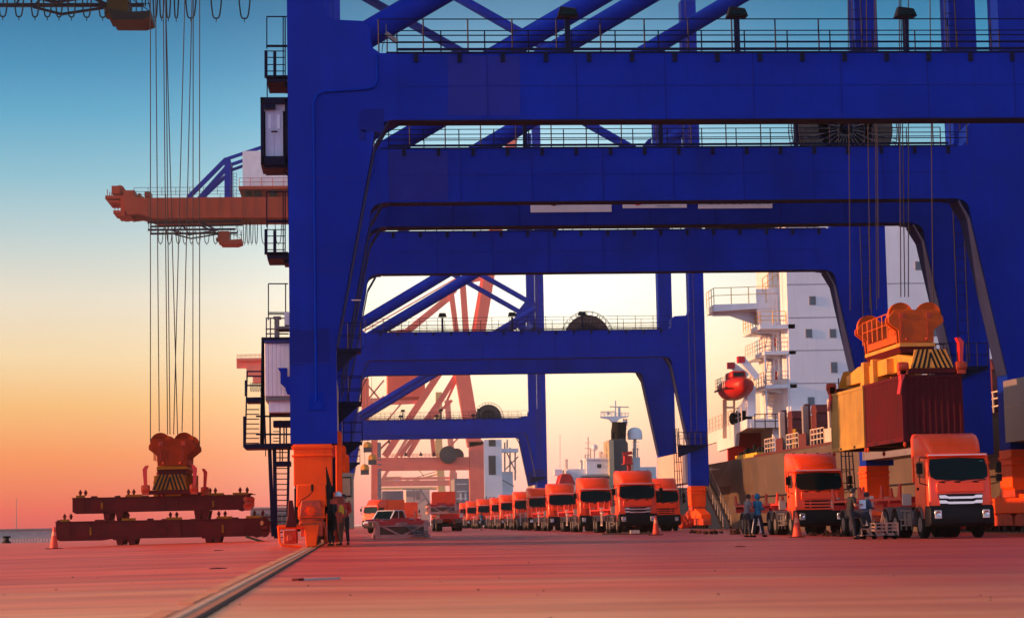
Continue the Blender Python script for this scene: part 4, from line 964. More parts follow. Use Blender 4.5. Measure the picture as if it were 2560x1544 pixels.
# plank with a painted end and pebbles in the foreground
pk = thing('plank', 'pale plank with a dark end lying alone on the open apron', 'plank', gnd(790, 1452, .08))
a, b = gnd(752, 1453, .08), gnd(846, 1449, .08); MB().bar(a + V((0, 0, .02)), b + V((0, 0, .02)), .09, .035).build('board', CONC, pk)
a0 = gnd(738, 1454, .08); MB().bar(a0 + V((0, 0, .024)), a + V((0, 0, .024)), .095, .045).build('painted_end', MAROON, pk)
pb = MB()
for i in range(110):
    y = 12 + 70 * random.random() ** 1.6; x = random.uniform(-.2, .36) * y
    r = random.uniform(.005, .013); pb.ball((x, y, r * .4 + ground_z(x)), r * 1.3, r, r * .6, 6, 4)
pb.build('loose_pebbles', WOOD)['kind'] = 'stuff'
for u, v, lab in ((546, 1381, 'flat dark scrap of steel on the apron below the maroon beams'), (1850, 1367, 'thin dark scrap on the apron before the two standing men'), (545, 1434, 'long thin strip lying beside the crane rail')):
    p = gnd(u, v); p.z = ground_z(p.x)
    o = MB().prism([(-.16, 0), (.14, 0), (.16, .012), (.0, .02), (-.12, .015)], -.06, .05).xf(Matrix.Translation(p)).build('scrap_piece', DARK, None, p); tag(o, lab, 'scrap')
# ---------------------------------------------------------------- spreaders and containers
def make_spreader(name, label, L, raised, group='orange container spreaders hanging on ropes'):
    """front end at y=0, long axis +Y, z=0 at the underside (twist locks)"""
    t = thing(name, label, 'spreader', (0, 0, 0), group)
    zb = 1.42
    SPRD, SPRD_Y = (SPRD_SHADED, SPRD_Y_SHADED) if raised else (globals()['SPRD'], globals()['SPRD_Y'])  # idle spreader takes the copies with backlit shade painted in
    PL = [(-.70, 0), (-.73, .5), (-1.13, .82), (-1.13, 1.02), (-.98, 1.2), (-.85, 1.33), (.85, 1.33), (.98, 1.2), (1.13, 1.02), (1.13, .82), (.73, .5), (.70, 0)]
    hb = None
    y0, y1 = L * .16, L * .16 + min(5.2, L * .52)
    for y in (y0, y1):
        p = MB().prism([(x, z + zb) for x, z in PL], y, y + .12); p.prism([(x, z + zb) for x, z in PL], y + .42, y + .54)
        b = p.build('sheave_plate', SPRD, t, bevel=.012)
        for x in (-.57, .57):
            MB().lathe([(.08, -.12), (.42, -.12), (.5, -.15), (.5, -.1), (.44, -.04), (.44, .04), (.5, .1), (.5, .15), (.42, .12), (.08, .12)], (x, y + .27, zb + 1.14), (0, 1, 0), 26).build('sheave', SPRD, b, smooth=35)
        d = MB()
        for x in (-.55, .55):
            d.box(x - .11, x + .11, y - .03, y, zb + .98, zb + 1.2); d.tube((x, y - .05, zb + 1.09), (x, y, zb + 1.09), .05, 10); d.box(x - .015, x + .015, y - .02, y, zb + .3, zb + .85); d.ball((x * .75, y - .05, zb + .14), .07, .05, .06, 8, 6); d.box(x - .09, x - .07, y - .015, y, zb + .2, zb + .9)
        d.build('bolts_and_brackets', ORNG_D, b)
    m = MB()
    m.box(-.72, -.6, y0 + .54, y1, zb + .05, zb + .35); m.box(.6, .72, y0 + .54, y1, zb + .05, zb + .35)
    m.box(-.6, .6, y0 + 1.2, y1 - .5, zb + .1, zb + .2); m.build('headblock_beam', SPRD, t, bevel=.01)
    rail_mb([(-.95, y0 + .9, zb + .3), (-.95, y1 - .2, zb + .3)], .95, .8, .025, (1, .55)).build('handrail', SPRD, t)
    MB().box(-.55, .1, y0 + 1.4, y0 + 2.6, zb + .2, zb + .95).build('motor_box', SPRD, t, bevel=.04)
    k = MB(); k.box(-.74, .74, y0 - .1, y1 + .4, zb - .17, zb - .02); k.build('lower_beam', SPRD_Y, t, bevel=.01)
    k = MB(); k.prism([(-.74, zb - .18), (.74, zb - .18), (.66, zb - .40), (-.66, zb - .40)], y0, y1 + .3); k.build('lock_housing', MAROON, t)
    # telescopic main frame
    f = MB()
    for s_ in (-1, 1): f.prism([(.4, .3), (.4, .72), (L * .22, 1.0), (L * .78, 1.0), (L - .4, .72), (L - .4, .3)], s_ * .42 - .16, s_ * .42 + .16, axis='x')
    f.build('main_beam', SPRD_Y, t, bevel=.015)
    for y in (L * .42, L * .55):
        MB().box(-1.05, 1.05, y, y + .35, .1, 1.0).build('cross_beam', SPRD_Y, t, bevel=.02)
        for x in (-.95, -.2): MB().box(x - .12, x + .12, y - .1, y + .5, -.1, .75).build('lock_post', SPRD_Y, t, bevel=.02)
    MB().box(-.9, -.2, L * .28, L * .4, .25, .9).build('control_box', SPRD_Y, t, bevel=.02)
    # end beams with hazard panels
    for y, s_ in ((0, -1), (L, 1)):
        e = MB().box(-1.2, 1.2, y - .14, y + .14, .02, .22); eb = e.build('end_beam', MAROON, t, bevel=.02)
        z0, z1, w0, w1 = .24, .98, .85, .62
        yy0, yy1 = y + s_ * .16, y - s_ * .05
        pn = MB(); pn.poly([(-w0, yy0, z0), (w0, yy0, z0), (w1, yy1, z1), (-w1, yy1, z1), (-w0, yy0 - s_ * .08, z0), (w0, yy0 - s_ * .08, z0), (w1, yy1 - s_ * .08, z1), (-w1, yy1 - s_ * .08, z1)], [(0, 1, 2, 3), (7, 6, 5, 4), (0, 4, 5, 1), (1, 5, 6, 2), (2, 6, 7, 3), (3, 7, 4, 0)])
        pb_ = pn.build('hazard_panel', SPRD_Y, t)
        st = MB(); off = s_ * .006
        def pt(x, q): return V((x, yy0 + (yy1 - yy0) * q + off, z0 + (z1 - z0) * q))
        for k_ in range(4):
            for sg in (-1, 1):
                b0 = .1 + k_ * .2; b1 = b0 + .1; t0 = max(0, -.1 + k_ * .17); t1 = t0 + .085
                if k_ == 0: st.poly([pt(sg * .12, 0), pt(sg * .22, 0), pt(sg * .03, .85), pt(sg * .0, .85), pt(sg * .0, .6)], [(0, 1, 2, 3, 4)])
                else: st.poly([pt(sg * b0, 0), pt(sg * b1, 0), pt(sg * t1, 1), pt(sg * t0, 1)], [(0, 1, 2, 3)])
        st.build('hazard_stripes', DARK, pb_)
    # corner flippers
    for y, s_ in ((0, -1), (L, 1)):
        for x in (-1, 1):
            h = MB().lathe([(.02, -.2), (.17, -.2), (.19, -.1), (.19, .1), (.17, .2), (.02, .2)], (x * 1.16, y + s_ * .1, .3), (1, 0, 0), 14); h.box(x * 1.16 - .16, x * 1.16 + .16, y - .2, y + .2, .0, .3)
            hb_ = h.build('flipper_housing', ORNG_D, t)
            up = raised or (x > 0 and s_ < 0) 
            g = MB()
            if up: g.prism([(x * 1.1 - .0, .35), (x * 1.22, .3), (x * 1.30, 1.25), (x * 1.16, 1.42), (x * 1.02, 1.42), (x * 1.12, 1.2)], y + s_ * .0 - .16, y + s_ * .0 + .16)
            else: g.prism([(x * 1.06, .32), (x * 1.28, .32), (x * 1.27, -.3), (x * 1.36, -.75), (x * 1.32, -.78), (x * 1.22, -.3), (x * 1.06, .1)], y - .2, y + .2)
            g.build('flipper', REDP, hb_)
    return t

def ropes(t, segs, y, ztop=46, r=.022):
    """hoist ropes, read as photo lines (u at the sheaves, v there, u at the top edge) in the plane y, run up to the trolley"""
    for u0, v0, u1, dy in segs:
        a = at(u0, v0, y + dy); d = at(u1, 0, y + dy) - a; b = a + d * ((ztop - a.z) / d.z)
        o = MB().tube(a, b, r, 6).build('hoist_rope', ROPE, t)

# spreader lifting two twenty foot containers above the trucks
sp1 = make_spreader('container_spreader', 'orange spreader with hazard stripes gripping the red and yellow containers', 12.2, False)
Y1 = 80.0; X1 = at(2256, 1030, Y1).x + 1.22; ZT = at(2330, 936, Y1).z
sp1.location = (X1, Y1, ZT + .02)
bpy.context.view_layer.update()
OFF[sp1] = V(sp1.location)
ropes(sp1, [(2197, 745, 2190, 0), (2252, 742, 2248, 0), (2262, 742, 2252, 0), (2271, 742, 2271, 0), (2333, 765, 2325, 0), (2126, 775, 2120, 5), (2176, 772, 2166, 5), (2192, 772, 2186, 5)], Y1 + 2.2)
def container(label, y0, m, zt=ZT, x=X1):
    t = thing('shipping_container', label, 'container', (x, y0, zt - 2.6), 'containers held by the spreader')
    x0, x1, y1, z0 = x - 1.219, x + 1.219, y0 + 6.06, zt - 2.6
    fr = MB()
    for xx in (x0, x1 - .12):
        for yy in (y0, y1 - .12): fr.box(xx, xx + .12, yy, yy + .12, z0 + .16, zt - .12)
        fr.box(xx, xx + .12, y0, y1, z0, z0 + .16); fr.box(xx, xx + .12, y0, y1, zt - .12, zt)
    for yy in (y0, y1 - .12): fr.box(x0 + .12, x1 - .12, yy, yy + .12, z0, z0 + .16); fr.box(x0 + .12, x1 - .12, yy, yy + .12, zt - .12, zt)
    fr.build('corner_frame', m, t)
    def corr(a, b, f):
        n = int((b - a) / .235); pts = []
        for i in range(n):
            s_ = a + (b - a) * i / n; d = (b - a) / n
            for q, w_ in ((0, 0), (.3, 0), (.5, 1), (.8, 1)): pts.append((s_ + d * q, w_ * f))
        return pts + [(b, 0)]
    for xx, s_ in ((x0 + .02, 1), (x1 - .02, -1)):
        pr = corr(y0 + .12, y1 - .12, .07 * s_); w_ = MB(); n = len(pr)
        w_.poly([(xx + d, yy, z0 + .16) for yy, d in pr] + [(xx + d, yy, zt - .12) for yy, d in pr], [(i, i + 1, n + i + 1, n + i) for i in range(n - 1)])
        w_.build('side_wall', m, t)
    pr = corr(x0 + .12, x1 - .12, .04); n = len(pr)
    for yy in (y0 + .03, y1 - .07):
        w_ = MB().poly([(xx, yy + d, z0 + .16) for xx, d in pr] + [(xx, yy + d, zt - .12) for xx, d in pr], [(i, i + 1, n + i + 1, n + i) for i in range(n - 1)]); w_.build('end_wall', m, t)
    MB().box(x0 + .1, x1 - .1, y0 + .1, y1 - .1, zt - .06, zt - .02).build('roof', m, t)
    fl = MB().box(x0 + .12, x1 - .12, y0 + .12, y1 - .12, z0 + .1, z0 + .15)
    for i in range(16): fl.box(x0 + .12, x1 - .12, y0 + .3 + i * .35, y0 + .36 + i * .35, z0 + .02, z0 + .1)
    fl.build('floor', DARK, t)
    fk = MB()
    for yy in (y0 + 1.6, y0 + 4.1): fk.box(x0 - .004, x0 + .05, yy, yy + .36, z0 + .02, z0 + .13).cut()
    fk.build_each('fork_pocket', DARK, t)
    cs = MB()
    for xx in (x0 - .005, x1 - .165):
        for yy in (y0 - .005, y1 - .17):
            for zz in (z0 - .01, zt - .12): cs.box(xx, xx + .17, yy, yy + .175, zz, zz + .13).cut()
    cs.build_each('corner_casting', m, t)
    lk = MB()
    for xx in (x0 + .08, x1 - .08): 
        for yy in (y0 + .09, y1 - .09): lk.lathe([(.05, -.02), (.06, -.08), (.09, -.1), (.04, -.2), (.01, -.22)], (xx, yy, z0), (0, 0, 1), 8).cut()
    lk.build_each('hanging_lock', ORNG_D, t)
container('dark red container hanging in the spreader above the chrome grille truck', Y1, CONT_R)
container('faded yellow container hanging behind the red one', Y1 + 6.28, CONT_Y)

# spreader resting on the stacked maroon beams
YS = 102.0
zs = at(430, 1236, YS).z
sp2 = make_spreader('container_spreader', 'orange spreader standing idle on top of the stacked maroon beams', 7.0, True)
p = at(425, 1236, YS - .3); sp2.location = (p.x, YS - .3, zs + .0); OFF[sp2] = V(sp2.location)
ropes(sp2, [(376, 1105, 376, 0), (398, 1078, 389, 0), (419, 1085, 408, 0), (425, 1085, 414, 0), (434, 1085, 462, 0), (444, 1085, 414, 0), (455, 1078, 480, 0), (482, 1088, 483, 0), (499, 1110, 499, 1.5)], YS + 1.2, r=.025)

# two stacked maroon lifting beams
def make_beam(label, u0, u1, vt0, vb0, name='lifting_beam'):
    a = at(u0, vb0, YS); b = at(u1, vb0, YS); h = (vb0 - vt0) / 5190 * YS; L = b.x - a.x; z0 = a.z
    t = thing(name, label, 'lifting beam', (a.x, YS, z0), 'stacked maroon lifting beams')
    def X(q): return a.x + L * q
    m = MB(); m.prism([(X(0), z0 + .1), (X(.02), z0), (X(.22), z0), (X(.26), z0 + .06), (X(.93), z0 + .06), (X(.95), z0 - .02), (X(1), z0 + .1), (X(1), z0 + h), (X(0), z0 + h)], YS, YS + .35)
    m.prism([(X(0), z0 + .1), (X(.26), z0 + .06), (X(1), z0 + .1), (X(1), z0 + h), (X(0), z0 + h)], YS + 2.0, YS + 2.35)
    for q in (0, .25, .5, .75, .97): m.box(X(q), X(q) + .3, YS + .35, YS + 2.0, z0 + .15, z0 + h - .1)
    m.build('beam', MAROON, t)
    pn = MB()
    for q, w_ in ((.015, .05), (.10, .06), (.24, .09), (.33, .16), (.53, .06), (.67, .12), (.8, .09)):
        pn.box(X(q), X(q + w_), YS - .035, YS - .001, z0 + h * .14, z0 + h * .93)
    pn.box(X(.47), X(.52), YS - .05, YS, z0 + h * .3, z0 + h * .62); pn.box(X(0) - .02, X(1) + .02, YS - .05, YS + .4, z0 + h, z0 + h + .05)
    pn.build('plates', MAROON, t)
    y_ = MB()
    for q in (.16, .785): y_.box(X(q), X(q) + .09, YS - .05, YS - .001, z0 + h * .3, z0 + h * .72)
    y_.build('yellow_marks', YEL_D, t)
    tp = MB()
    for q in (.02, .3, .52, .76, .9): tp.box(X(q), X(q) + .75 if q > .1 else X(q) + .4, YS + .0, YS + .3, z0 + h + .05, z0 + h + .16)
    tp.build('yellow_pads', YEL_D, t)
    lk = MB()
    for q in (.03, .06, .30, .33, .53, .56, .76, .79, .93, .97): lk.lathe([(.05, 0), (.06, .1), (.1, .12), (.06, .2), (.03, .26), (.01, .28)], (X(q) + .1, YS + .15, z0 + h + .15), (0, 0, 1), 8)
    for i in range(14): q = random.random(); lk.box(X(q), X(q) + random.uniform(.1, .5), YS + .1, YS + .3, z0 + h + .04, z0 + h + random.uniform(.07, .13))
    lk.build('top_locks', MAROON, t)
    e = MB(); e.box(X(1), X(1) + .1, YS + .2, YS + 2.1, z0 + .2, z0 + h - .1); e.tube((X(1) + .12, YS + .3, z0 + h * .75), (X(1) - .25, YS - .1, z0 + h * .78), .12, 10); e.tube((X(1) - .25, YS - .12, z0 + h * .45), (X(1) + .05, YS - .12, z0 + h * .5), .13, 10); e.lathe([(.14, -.05), (.22, -.05), (.22, .05), (.14, .05)], (X(1) - .12, YS - .1, z0 + .22), (0, 1, 0), 14)
    e.build('hydraulic_cylinders', ORNG_D if vt0 < 1280 else MAROON, t)
    return t, X, z0
lo, X_, z_ = make_beam('lower maroon lifting beam resting on the ground, the longer of the two', 139, 668, 1307, 1352)
gz = ground_z(X_(.5))
ft = MB()
for q in (.30, .355, .72, .76): ft.prism([(X_(q) - .18, z_ + .08), (X_(q) + .22, z_ + .08), (X_(q) + .13, gz), (X_(q) - .1, gz)], YS, YS + .4); ft.prism([(X_(q) - .18, z_ + .08), (X_(q) + .22, z_ + .08), (X_(q) + .13, gz), (X_(q) - .1, gz)], YS + 1.95, YS + 2.35)
ft.box(X_(.27), X_(.39), YS - .03, YS + .38, z_, z_ + .08); ft.box(X_(.69), X_(.78), YS - .03, YS + .38, z_, z_ + .08)
ft.build('support_feet', MAROON, lo)
up, Xu, zu = make_beam('upper maroon lifting beam carried on the lower one, hydraulic end toward the crane', 181, 626, 1247, 1284)
ft = MB(); z1 = at(400, 1306, YS).z
for q in (.19, .26, .70, .745): ft.prism([(Xu(q) - .16, zu + .06), (Xu(q) + .2, zu + .06), (Xu(q) + .1, z1 + .06), (Xu(q) - .08, z1 + .06)], YS, YS + .4); ft.prism([(Xu(q) - .16, zu + .06), (Xu(q) + .2, zu + .06), (Xu(q) + .1, z1 + .06), (Xu(q) - .08, z1 + .06)], YS + 1.95, YS + 2.35)
ft.build('support_feet', MAROON, up)
MB().bar((X_(.9), YS - .1, z_ + .05), (X_(.985), YS - .5, gz + .02), .1).build('prop_bar', DARK, lo)
# ---------------------------------------------------------------- big ship at the berth
SX = 33.3
ship = thing('cargo_ship', 'big ship alongside the quay, tall white deckhouse over a weathered hull', 'ship', (45, 150, 0))
zd = at_x(1940, 1131, SX).z
hl = []
for y, xt, xb in ((52, SX, SX), (100, SX, SX), (150, SX, SX), (172, SX, SX + .1), (184, SX, SX + .7), (196, SX + .1, SX + 2.4), (208, SX + .6, SX + 5), (222, SX + 2.5, SX + 9)):
    hl.append([V((xt, y, zd)), V((xt + (xb - xt) * .25, y, zd - 2.2)), V((xt + (xb - xt) * .7, y, 1.2)), V((xb, y, -3)), V((58, y, -3)), V((58, y, zd))])
hull = MB().loft(hl).build('hull', HULL, ship)
MB().tube((SX - .02, 60, zd - 3.0), (SX - .02, 172, zd - 3.4), .06, 6).build('hull_seam', DARK, hull)
MB().box(SX - .06, SX + .1, 55, 172, zd - .05, zd + .12).build('deck_edge', RUST, hull)
YD = 177.0
def pxbox(mb, u0, v0, u1, v1, y0, y1):
    a, b = at(u0, v1, y0), at(u1, v0, y0); return mb.box(a.x, b.x, y0, y1, a.z, b.z)
# accommodation block: front face and the paler corner panel
ztop = at(2250, 470, YD).z; zpoop = at(1985, 1047, YD).z; xh = at(1970, 800, YD).x
cor = at(1933, 800, YD + 3)
dh = MB().prism([(xh, YD), (60, YD), (60, YD + 9), (xh - .9, YD + 9), (xh - .9, YD + 6), (xh - .4, YD + 1.2)], zd, ztop, axis='z').build('deckhouse', WHITE, ship)
sm = MB()
for v in (712, 795, 877, 959): z = at(1990, v, YD).z; sm.box(xh, 60, YD - .012, YD - .002, z, z + .07)
sm.build('weld_seams', GREYB, dh)
for u, v, h in ((2031, 751, 19), (2022, 833, 19), (2082, 833, 19), (2085, 918, 24), (2028, 1003, 19), (2291, 583, 19), (2296, 664, 19), (2340, 829, 19)):
    a, b = at(u - 6.5, v + h / 2, YD), at(u + 6.5, v - h / 2, YD)
    f = MB().box(a.x - .06, b.x + .06, YD - .05, YD - .003, a.z - .06, b.z + .06).build('window', GREYB, ship, bevel=.04); MB().box(a.x, b.x, YD - .065, YD - .045, a.z, b.z).build('pane', PANE, f)
def deck(name, u0, u1, v0, v1, ulb, y1, thick=True):
    """a side deck: front edge between two photo points, receding to ulb; slab with sloping knee below"""
    a = at(u0, v0, YD); b = at(u1, v0, YD); zt = a.z; t = (v1 - v0) / 5190 * YD
    xl = a.x
    o = MB().box(xl, xh + .6, YD, y1, zt - t, zt); 
    o.prism([(xl + .1, zt - t), (xh, zt - t), (xh, zt - t - .55)], YD + 1.4, YD + 1.6); o.prism([(xl + .1, zt - t), (xh, zt - t), (xh, zt - t - .55)], YD + 4.2, YD + 4.4)
    ob = o.build('side_deck', WHITE, ship)
    rail_mb([(xh - .2 if u1 < 1960 else xh, YD + .1, zt), (xl + .05, YD + .1, zt), (xl + .05, y1, zt)], 1.15, 1.1, .03, (1, .66, .33)).build('handrail', YEL if v0 > 800 and v0 < 830 else PINKW, ob)
    bx = MB().box(xh - .9, xh - .6, YD + 2, YD + 2.2, zt + .5, zt + 1.3).build('hydrant_box', REDP, ob)
    pp = MB()
    for dx in (.3, .7, 1.1): pp.tube((xh - dx, YD + 1.2, zt), (xh - dx, YD + 1.2, zt + 2.6), .05, 6)
    pp.build('pipes', WHITE_P, ob)
    ld = MB()
    for dx in (0, .6): ld.bar((xh - 1.6 + dx, YD + 3.4, zt - 2.6), (xh - 1.0 + dx, YD + 3.4, zt), .07)
    for i in range(8): ld.bar((xh - 1.6 + .075 * i, YD + 3.4, zt - 2.6 + i * .33), (xh - 1.0 + .075 * i, YD + 3.4, zt - 2.6 + i * .33), .05)
    ld.build('ladder', WHITE_P, ob)
    return ob
deck('side_deck', 1900, 1943, 811, 822, 1857, YD + 8); deck('side_deck', 1911, 1972, 877, 886, 1855, YD + 9); deck('side_deck', 1915, 1975, 961, 970, 1877, YD + 8)
w_ = MB()
for y in (YD + .2, YD + 7): w_.box(at(1912, 900, YD).x, at(1912, 900, YD).x + .15, y, y + .15, at(1912, 1047, YD).z, at(1912, 880, YD).z)
w_.box(at(1973, 900, YD).x - .2, at(1973, 900, YD).x, YD + .1, YD + .25, at(1912, 1047, YD).z, at(1912, 880, YD).z)
w_.build('stanchions', WHITE_P, ship)
# bridge wing reaching out over the quay
wg = MB(); za = at(1900, 757, YD + 2).z; xw = at(1782, 770, YD + 2).x
wg.prism([(xw, za - .75), (xw, za - .15), (xh + .5, za), (xh + .5, za - .55), (xh - 1.5, za - .5)], YD + 1.5, YD + 5.5); wg.prism([(xw + .15, za - 1.0), (xw + 1.7, za - 1.0), (xh, za - 2.6), (xh, za - .5), (xw + .15, za - .74)], YD + 3, YD + 3.25)
wb = wg.build('bridge_wing', WHITE, ship)
rail_mb([(xh, YD + 1.6, za), (xw + .05, YD + 1.6, za - .15), (xw + .05, YD + 5.4, za - .15)], 1.45, 1.4, .03, (1, .55)).build('handrail', YEL, wb)
MB().box(xh - 2.4, xh - .4, YD + 1.6, YD + 1.7, za - 2.7, za + 1.2).build('wing_bulkhead', WHITE, wb)
rail_mb([(xh - 1.8, YD + 1.6, za + .9), (xh, YD + 1.6, za + 2.2)], 1.2, .6, .03, (1, .5)).build('stair_rail', YEL, wb)
# white poop bulwark
pts = [(1868, 1047), (1868, 1069), (1841, 1084), (1838, 1114), (1794, 1128), (1792, 1104), (1758, 1114), (1750, 1092)]
po = [at_x(u, v, SX) for u, v in pts]
bw = MB().prism([(p.y, p.z) for p in po], SX, SX + .3, axis='x'); xp = at(1990, 1047, po[0].y).x
bw.box(SX + .3, xp + 2, po[0].y, po[0].y + .3, po[1].z, po[0].z); bw.box(SX + .3, 58, po[0].y + .3, 205, po[1].z + .2, po[1].z + .4)
bk = bw.build('poop_bulwark', WHITE, ship)
rail_mb([(SX + .1, po[0].y + 3, po[0].z), (SX + .1, po[7].y, po[7].z + .1)], 1.25, 1.6, .04, (1, .66, .33)).build('handrail', PINKW, bk)
rail_mb([(SX + .5, po[0].y - .8, po[1].z - .1), (SX + 4, po[0].y - .8, po[1].z - .1)], 1.2, .9, .04, (1, .5)).build('handrail', DARK, bk)
MB().box(SX + 2.5, 57, po[0].y + 1.5, po[0].y + 2.0, zd, po[1].z).build('poop_bulkhead', WHITE, ship)
MB().box(SX + 1.2, 57, 191, 191.4, zd, po[1].z + .3).build('mooring_deck_bulkhead', REDP, ship)
mw = MB()
for i in range(10): y = 174 + i * 1.0; mw.tube((SX + 1.2, y, zd), (SX + 1.2, y, zd + random.uniform(.6, 1.5)), random.uniform(.12, .3), 8); mw.box(SX + .8, SX + 1.7, y, y + .4, zd, zd + random.uniform(.3, .9))
mw.build('mooring_winch', DARK, ship)
MB().box(SX + .2, SX + .8, 172, 182, zd, zd + .35).build('yellow_fairlead', YEL, ship)
# pillars, davits
dv = MB()
for y, u0, v0, u1, v1 in ((YD - 1, 1855, 898, 1893, 945), (YD + 4, 1830, 913, 1868, 940)): dv.bar(at(u0, v0, y), at(u1, v1, y), .55).cut()
dvb = dv.build_each('davit_arm', WHITE, ship)
dv = MB()
for y, u0, v0 in ((YD - 1, 1855, 898), (YD + 4, 1830, 913)): p = at(u0, v0, y); dv.box(p.x - .4, p.x + .2, y - .35, y + .35, p.z - .3, p.z + .25).cut()
dv.build_each('davit_head', REDP, ship)
dv = MB(); dv.bar(at(1876, 965, YD + 1), at(1877, 1040, YD + 1), .75); dv.bar(at(1866, 995, YD + 1), at(1848, 1030, YD + 1), .35); dv.bar(at(1850, 1018, YD + 1), at(1868, 1000, YD + 1), .3); dv.bar(at(1850, 1018, YD + 1), at(1868, 1022, YD + 1), .25); dv.build('davit_base', WHITE, ship)
dv = MB()
for u in (1809, 1814, 1835): dv.bar(at(u, 998, YD + 6), at(u, 1095, YD + 6), .18)
dv.bar(at(1809, 1018, YD + 6), at(1835, 1018, YD + 6), .15); dv.build('boat_ladder', PINKW, ship)
gr = MB()
for i in range(9): u = 1832 + i * 5; gr.ball(at(u, 1046 - i * .9, YD + 4), .35, .4, random.uniform(.4, .8), 7, 5)
gr.build('deck_gear', DARK, ship)
# lifeboat hangs in the davits: a thing of its own
lb = thing('lifeboat', 'orange red covered lifeboat hanging from white davits', 'lifeboat', at(1838, 965, YD + 2))
c = at(1838, 965, YD + 2); rings = []
for q, s_ in ((-4.2, .12), (-3.9, .45), (-2.8, .85), (-1, 1), (1.2, 1), (2.8, .85), (3.6, .5), (3.8, .15)):
    rings.append([V((c.x + math.cos(a) * 1.32 * s_, c.y + q, c.z + (-.05 + math.sin(a) * (1.15 if math.sin(a) < 0 else .75) * (.4 + .6 * s_)))) for a in [2 * math.pi * i / 14 for i in range(14)]])
lo_ = MB().loft(rings).build('hull', BOAT, lb, smooth=50)
MB().box(c.x - .75, c.x + .6, c.y - 2.2, c.y + .8, c.z + .45, c.z + 1.2).build('canopy', BOAT, lb, bevel=.2)
MB().box(c.x - .55, c.x + .35, c.y - 2.26, c.y - 2.18, c.z + .72, c.z + 1.05).build('window', GLASS, lb)
MB().tube((c.x - 1.36, c.y - 3.4, c.z - .3), (c.x - 1.36, c.y + 2.6, c.z - .3), .08, 6).build('fender_strip', MAROON, lb)
rail_mb([(c.x - 1.3, c.y - 2, c.z - .4), (c.x - 1.3, c.y + 2.4, c.z - .4)], 1.1, .8, .03).build('handrail', PINKW, lb)
# hatch coamings, cell guides and rails along the deck edge
for i in range(9):
    y = 92 + i * 8.6
    b = MB(); b.box(SX + .9, SX + 1.9, y, y + 1.5, zd, zd + 2.6); b.box(SX + .7, SX + 1.1, y + 2.8, y + 3.3, zd, zd + 3.4); b.box(SX + 1.1, SX + 5, y + .2, y + .7, zd + 2.4, zd + 2.8)
    b.prism([(y - .3, zd + 2.6), (y + 1.9, zd + 2.6), (y + 1.5, zd + 3.2), (y + .2, zd + 3.2)], SX + .9, SX + 2.0, axis='x')
    cm = b.build('hatch_stanchion', RUST, ship)
    MB().box(SX + .3, SX + .7, y + 1.8, y + 2.3, zd, zd + 3.2).build('column', GREYB if i % 2 else PINKW, cm)
    if i % 2: 
        yl = MB(); yl.box(SX + .2, SX + .3, y + 4.4, y + 4.55, zd, zd + 1.6); yl.box(SX + .2, SX + .3, y + 5.0, y + 5.15, zd, zd + 1.6); yl.box(SX + .2, SX + .3, y + 4.4, y + 5.15, zd + .8, zd + .95); yl.build('yellow_ladder', YEL, cm)
    r = MB()
    for k in range(5): r.box(SX + .05, SX + .12, y + 2.6 + k * 1.1, y + 2.72 + k * 1.1, zd, zd + 1.25)
    for z in (.45, .85, 1.2): r.box(SX + .05, SX + .12, y + 2.6, y + 7.1, zd + z, zd + z + .07)
    r.build('bulwark_rail', PINKW, cm)
    MB().box(SX + .04, SX + .1, y - .2, y + 2.4, zd, zd + 1.1).build('bulwark_plate', RUST if i % 3 else PINKW, cm)
    MB().box(SX + 2.6, 56, y, y + 7.2, zd, zd + 1.9).build('hatch_cover', RUST, ship)
    tk = MB()
    for k in range(4): tk.tube((SX + 2.2, y + 3 + k, zd), (SX + 2.2, y + 3 + k, zd + random.uniform(1.5, 2.7)), .4, 8)
    tk.build('deck_drums', RUST, cm)
# gangway from quay to the ship
gw = thing('gangway', 'steep narrow gangway stair with handrails leaning from quay to ship', 'gangway', gnd(1815, 1322, -.2))
a = at(1742, 1176, 186); b = at(1808, 1320, 170); a2 = at(1762, 1173, 186); b2 = at(1828, 1316, 170)
sd_ = MB(); sd_.bar(a, b, .12, .3); sd_.bar(a2, b2, .12, .3); sd_.build('stringers', DARK, gw)
stp = MB()
for i in range(26): q = (i + .5) / 26; stp.bar(a.lerp(b, q), a2.lerp(b2, q), .28, .06)
stp.build('steps', STEEL, gw)
hr = MB()
for p0, p1 in ((a, b), (a2, b2)):
    hr.tube(p0 + V((0, 0, 1)), p1 + V((0, 0, 1)), .035, 6)
    for i in range(12): p = p0.lerp(p1, i / 11); hr.tube(p, p + V((0, 0, 1)), .03, 5)
hr.build('handrail', STEEL, gw)
MB().bar(at(1742, 1176, 186), at(1790, 1172, 188), 1.2, .15).build('landing', PINKW, gw)
# stern quarter of hull lit beside the gangway
# ---------------------------------------------------------------- feeder ship behind the truck row
Y2 = 325.0
s2 = thing('feeder_ship', 'smaller ship with dark funnel, radar mast and white dome behind the truck row', 'ship', (45, 340, 0))
h = MB(); h.loft([[V((x, y, 5.2)), V((x, y, -3)), V((58, y, -3)), V((58, y, 5.2))] for y, x in ((300, 34), (380, 34), (395, 35.5))]); h.build('hull', HULL, s2)
def b2(name, m, u0, v0, u1, v1, y0, y1, par=None): return pxbox(MB(), u0, v0, u1, v1, y0, y1).build(name, m, par or s2)
d2 = b2('deckhouse', WHITE, 1420, 1170, 1535, 1270, Y2, Y2 + 14); d3 = b2('bridge', WHITE, 1467, 1148, 1530, 1185, Y2 - .5, Y2 + 10)
b2('roof', WHITE, 1465, 1144, 1531, 1149, Y2 - .8, Y2 + 10.5, d3); 
for u in (1493,): b2('window', FUNNEL, u, 1159, u + 10, 1169, Y2 - .56, Y2 - .49, d3)
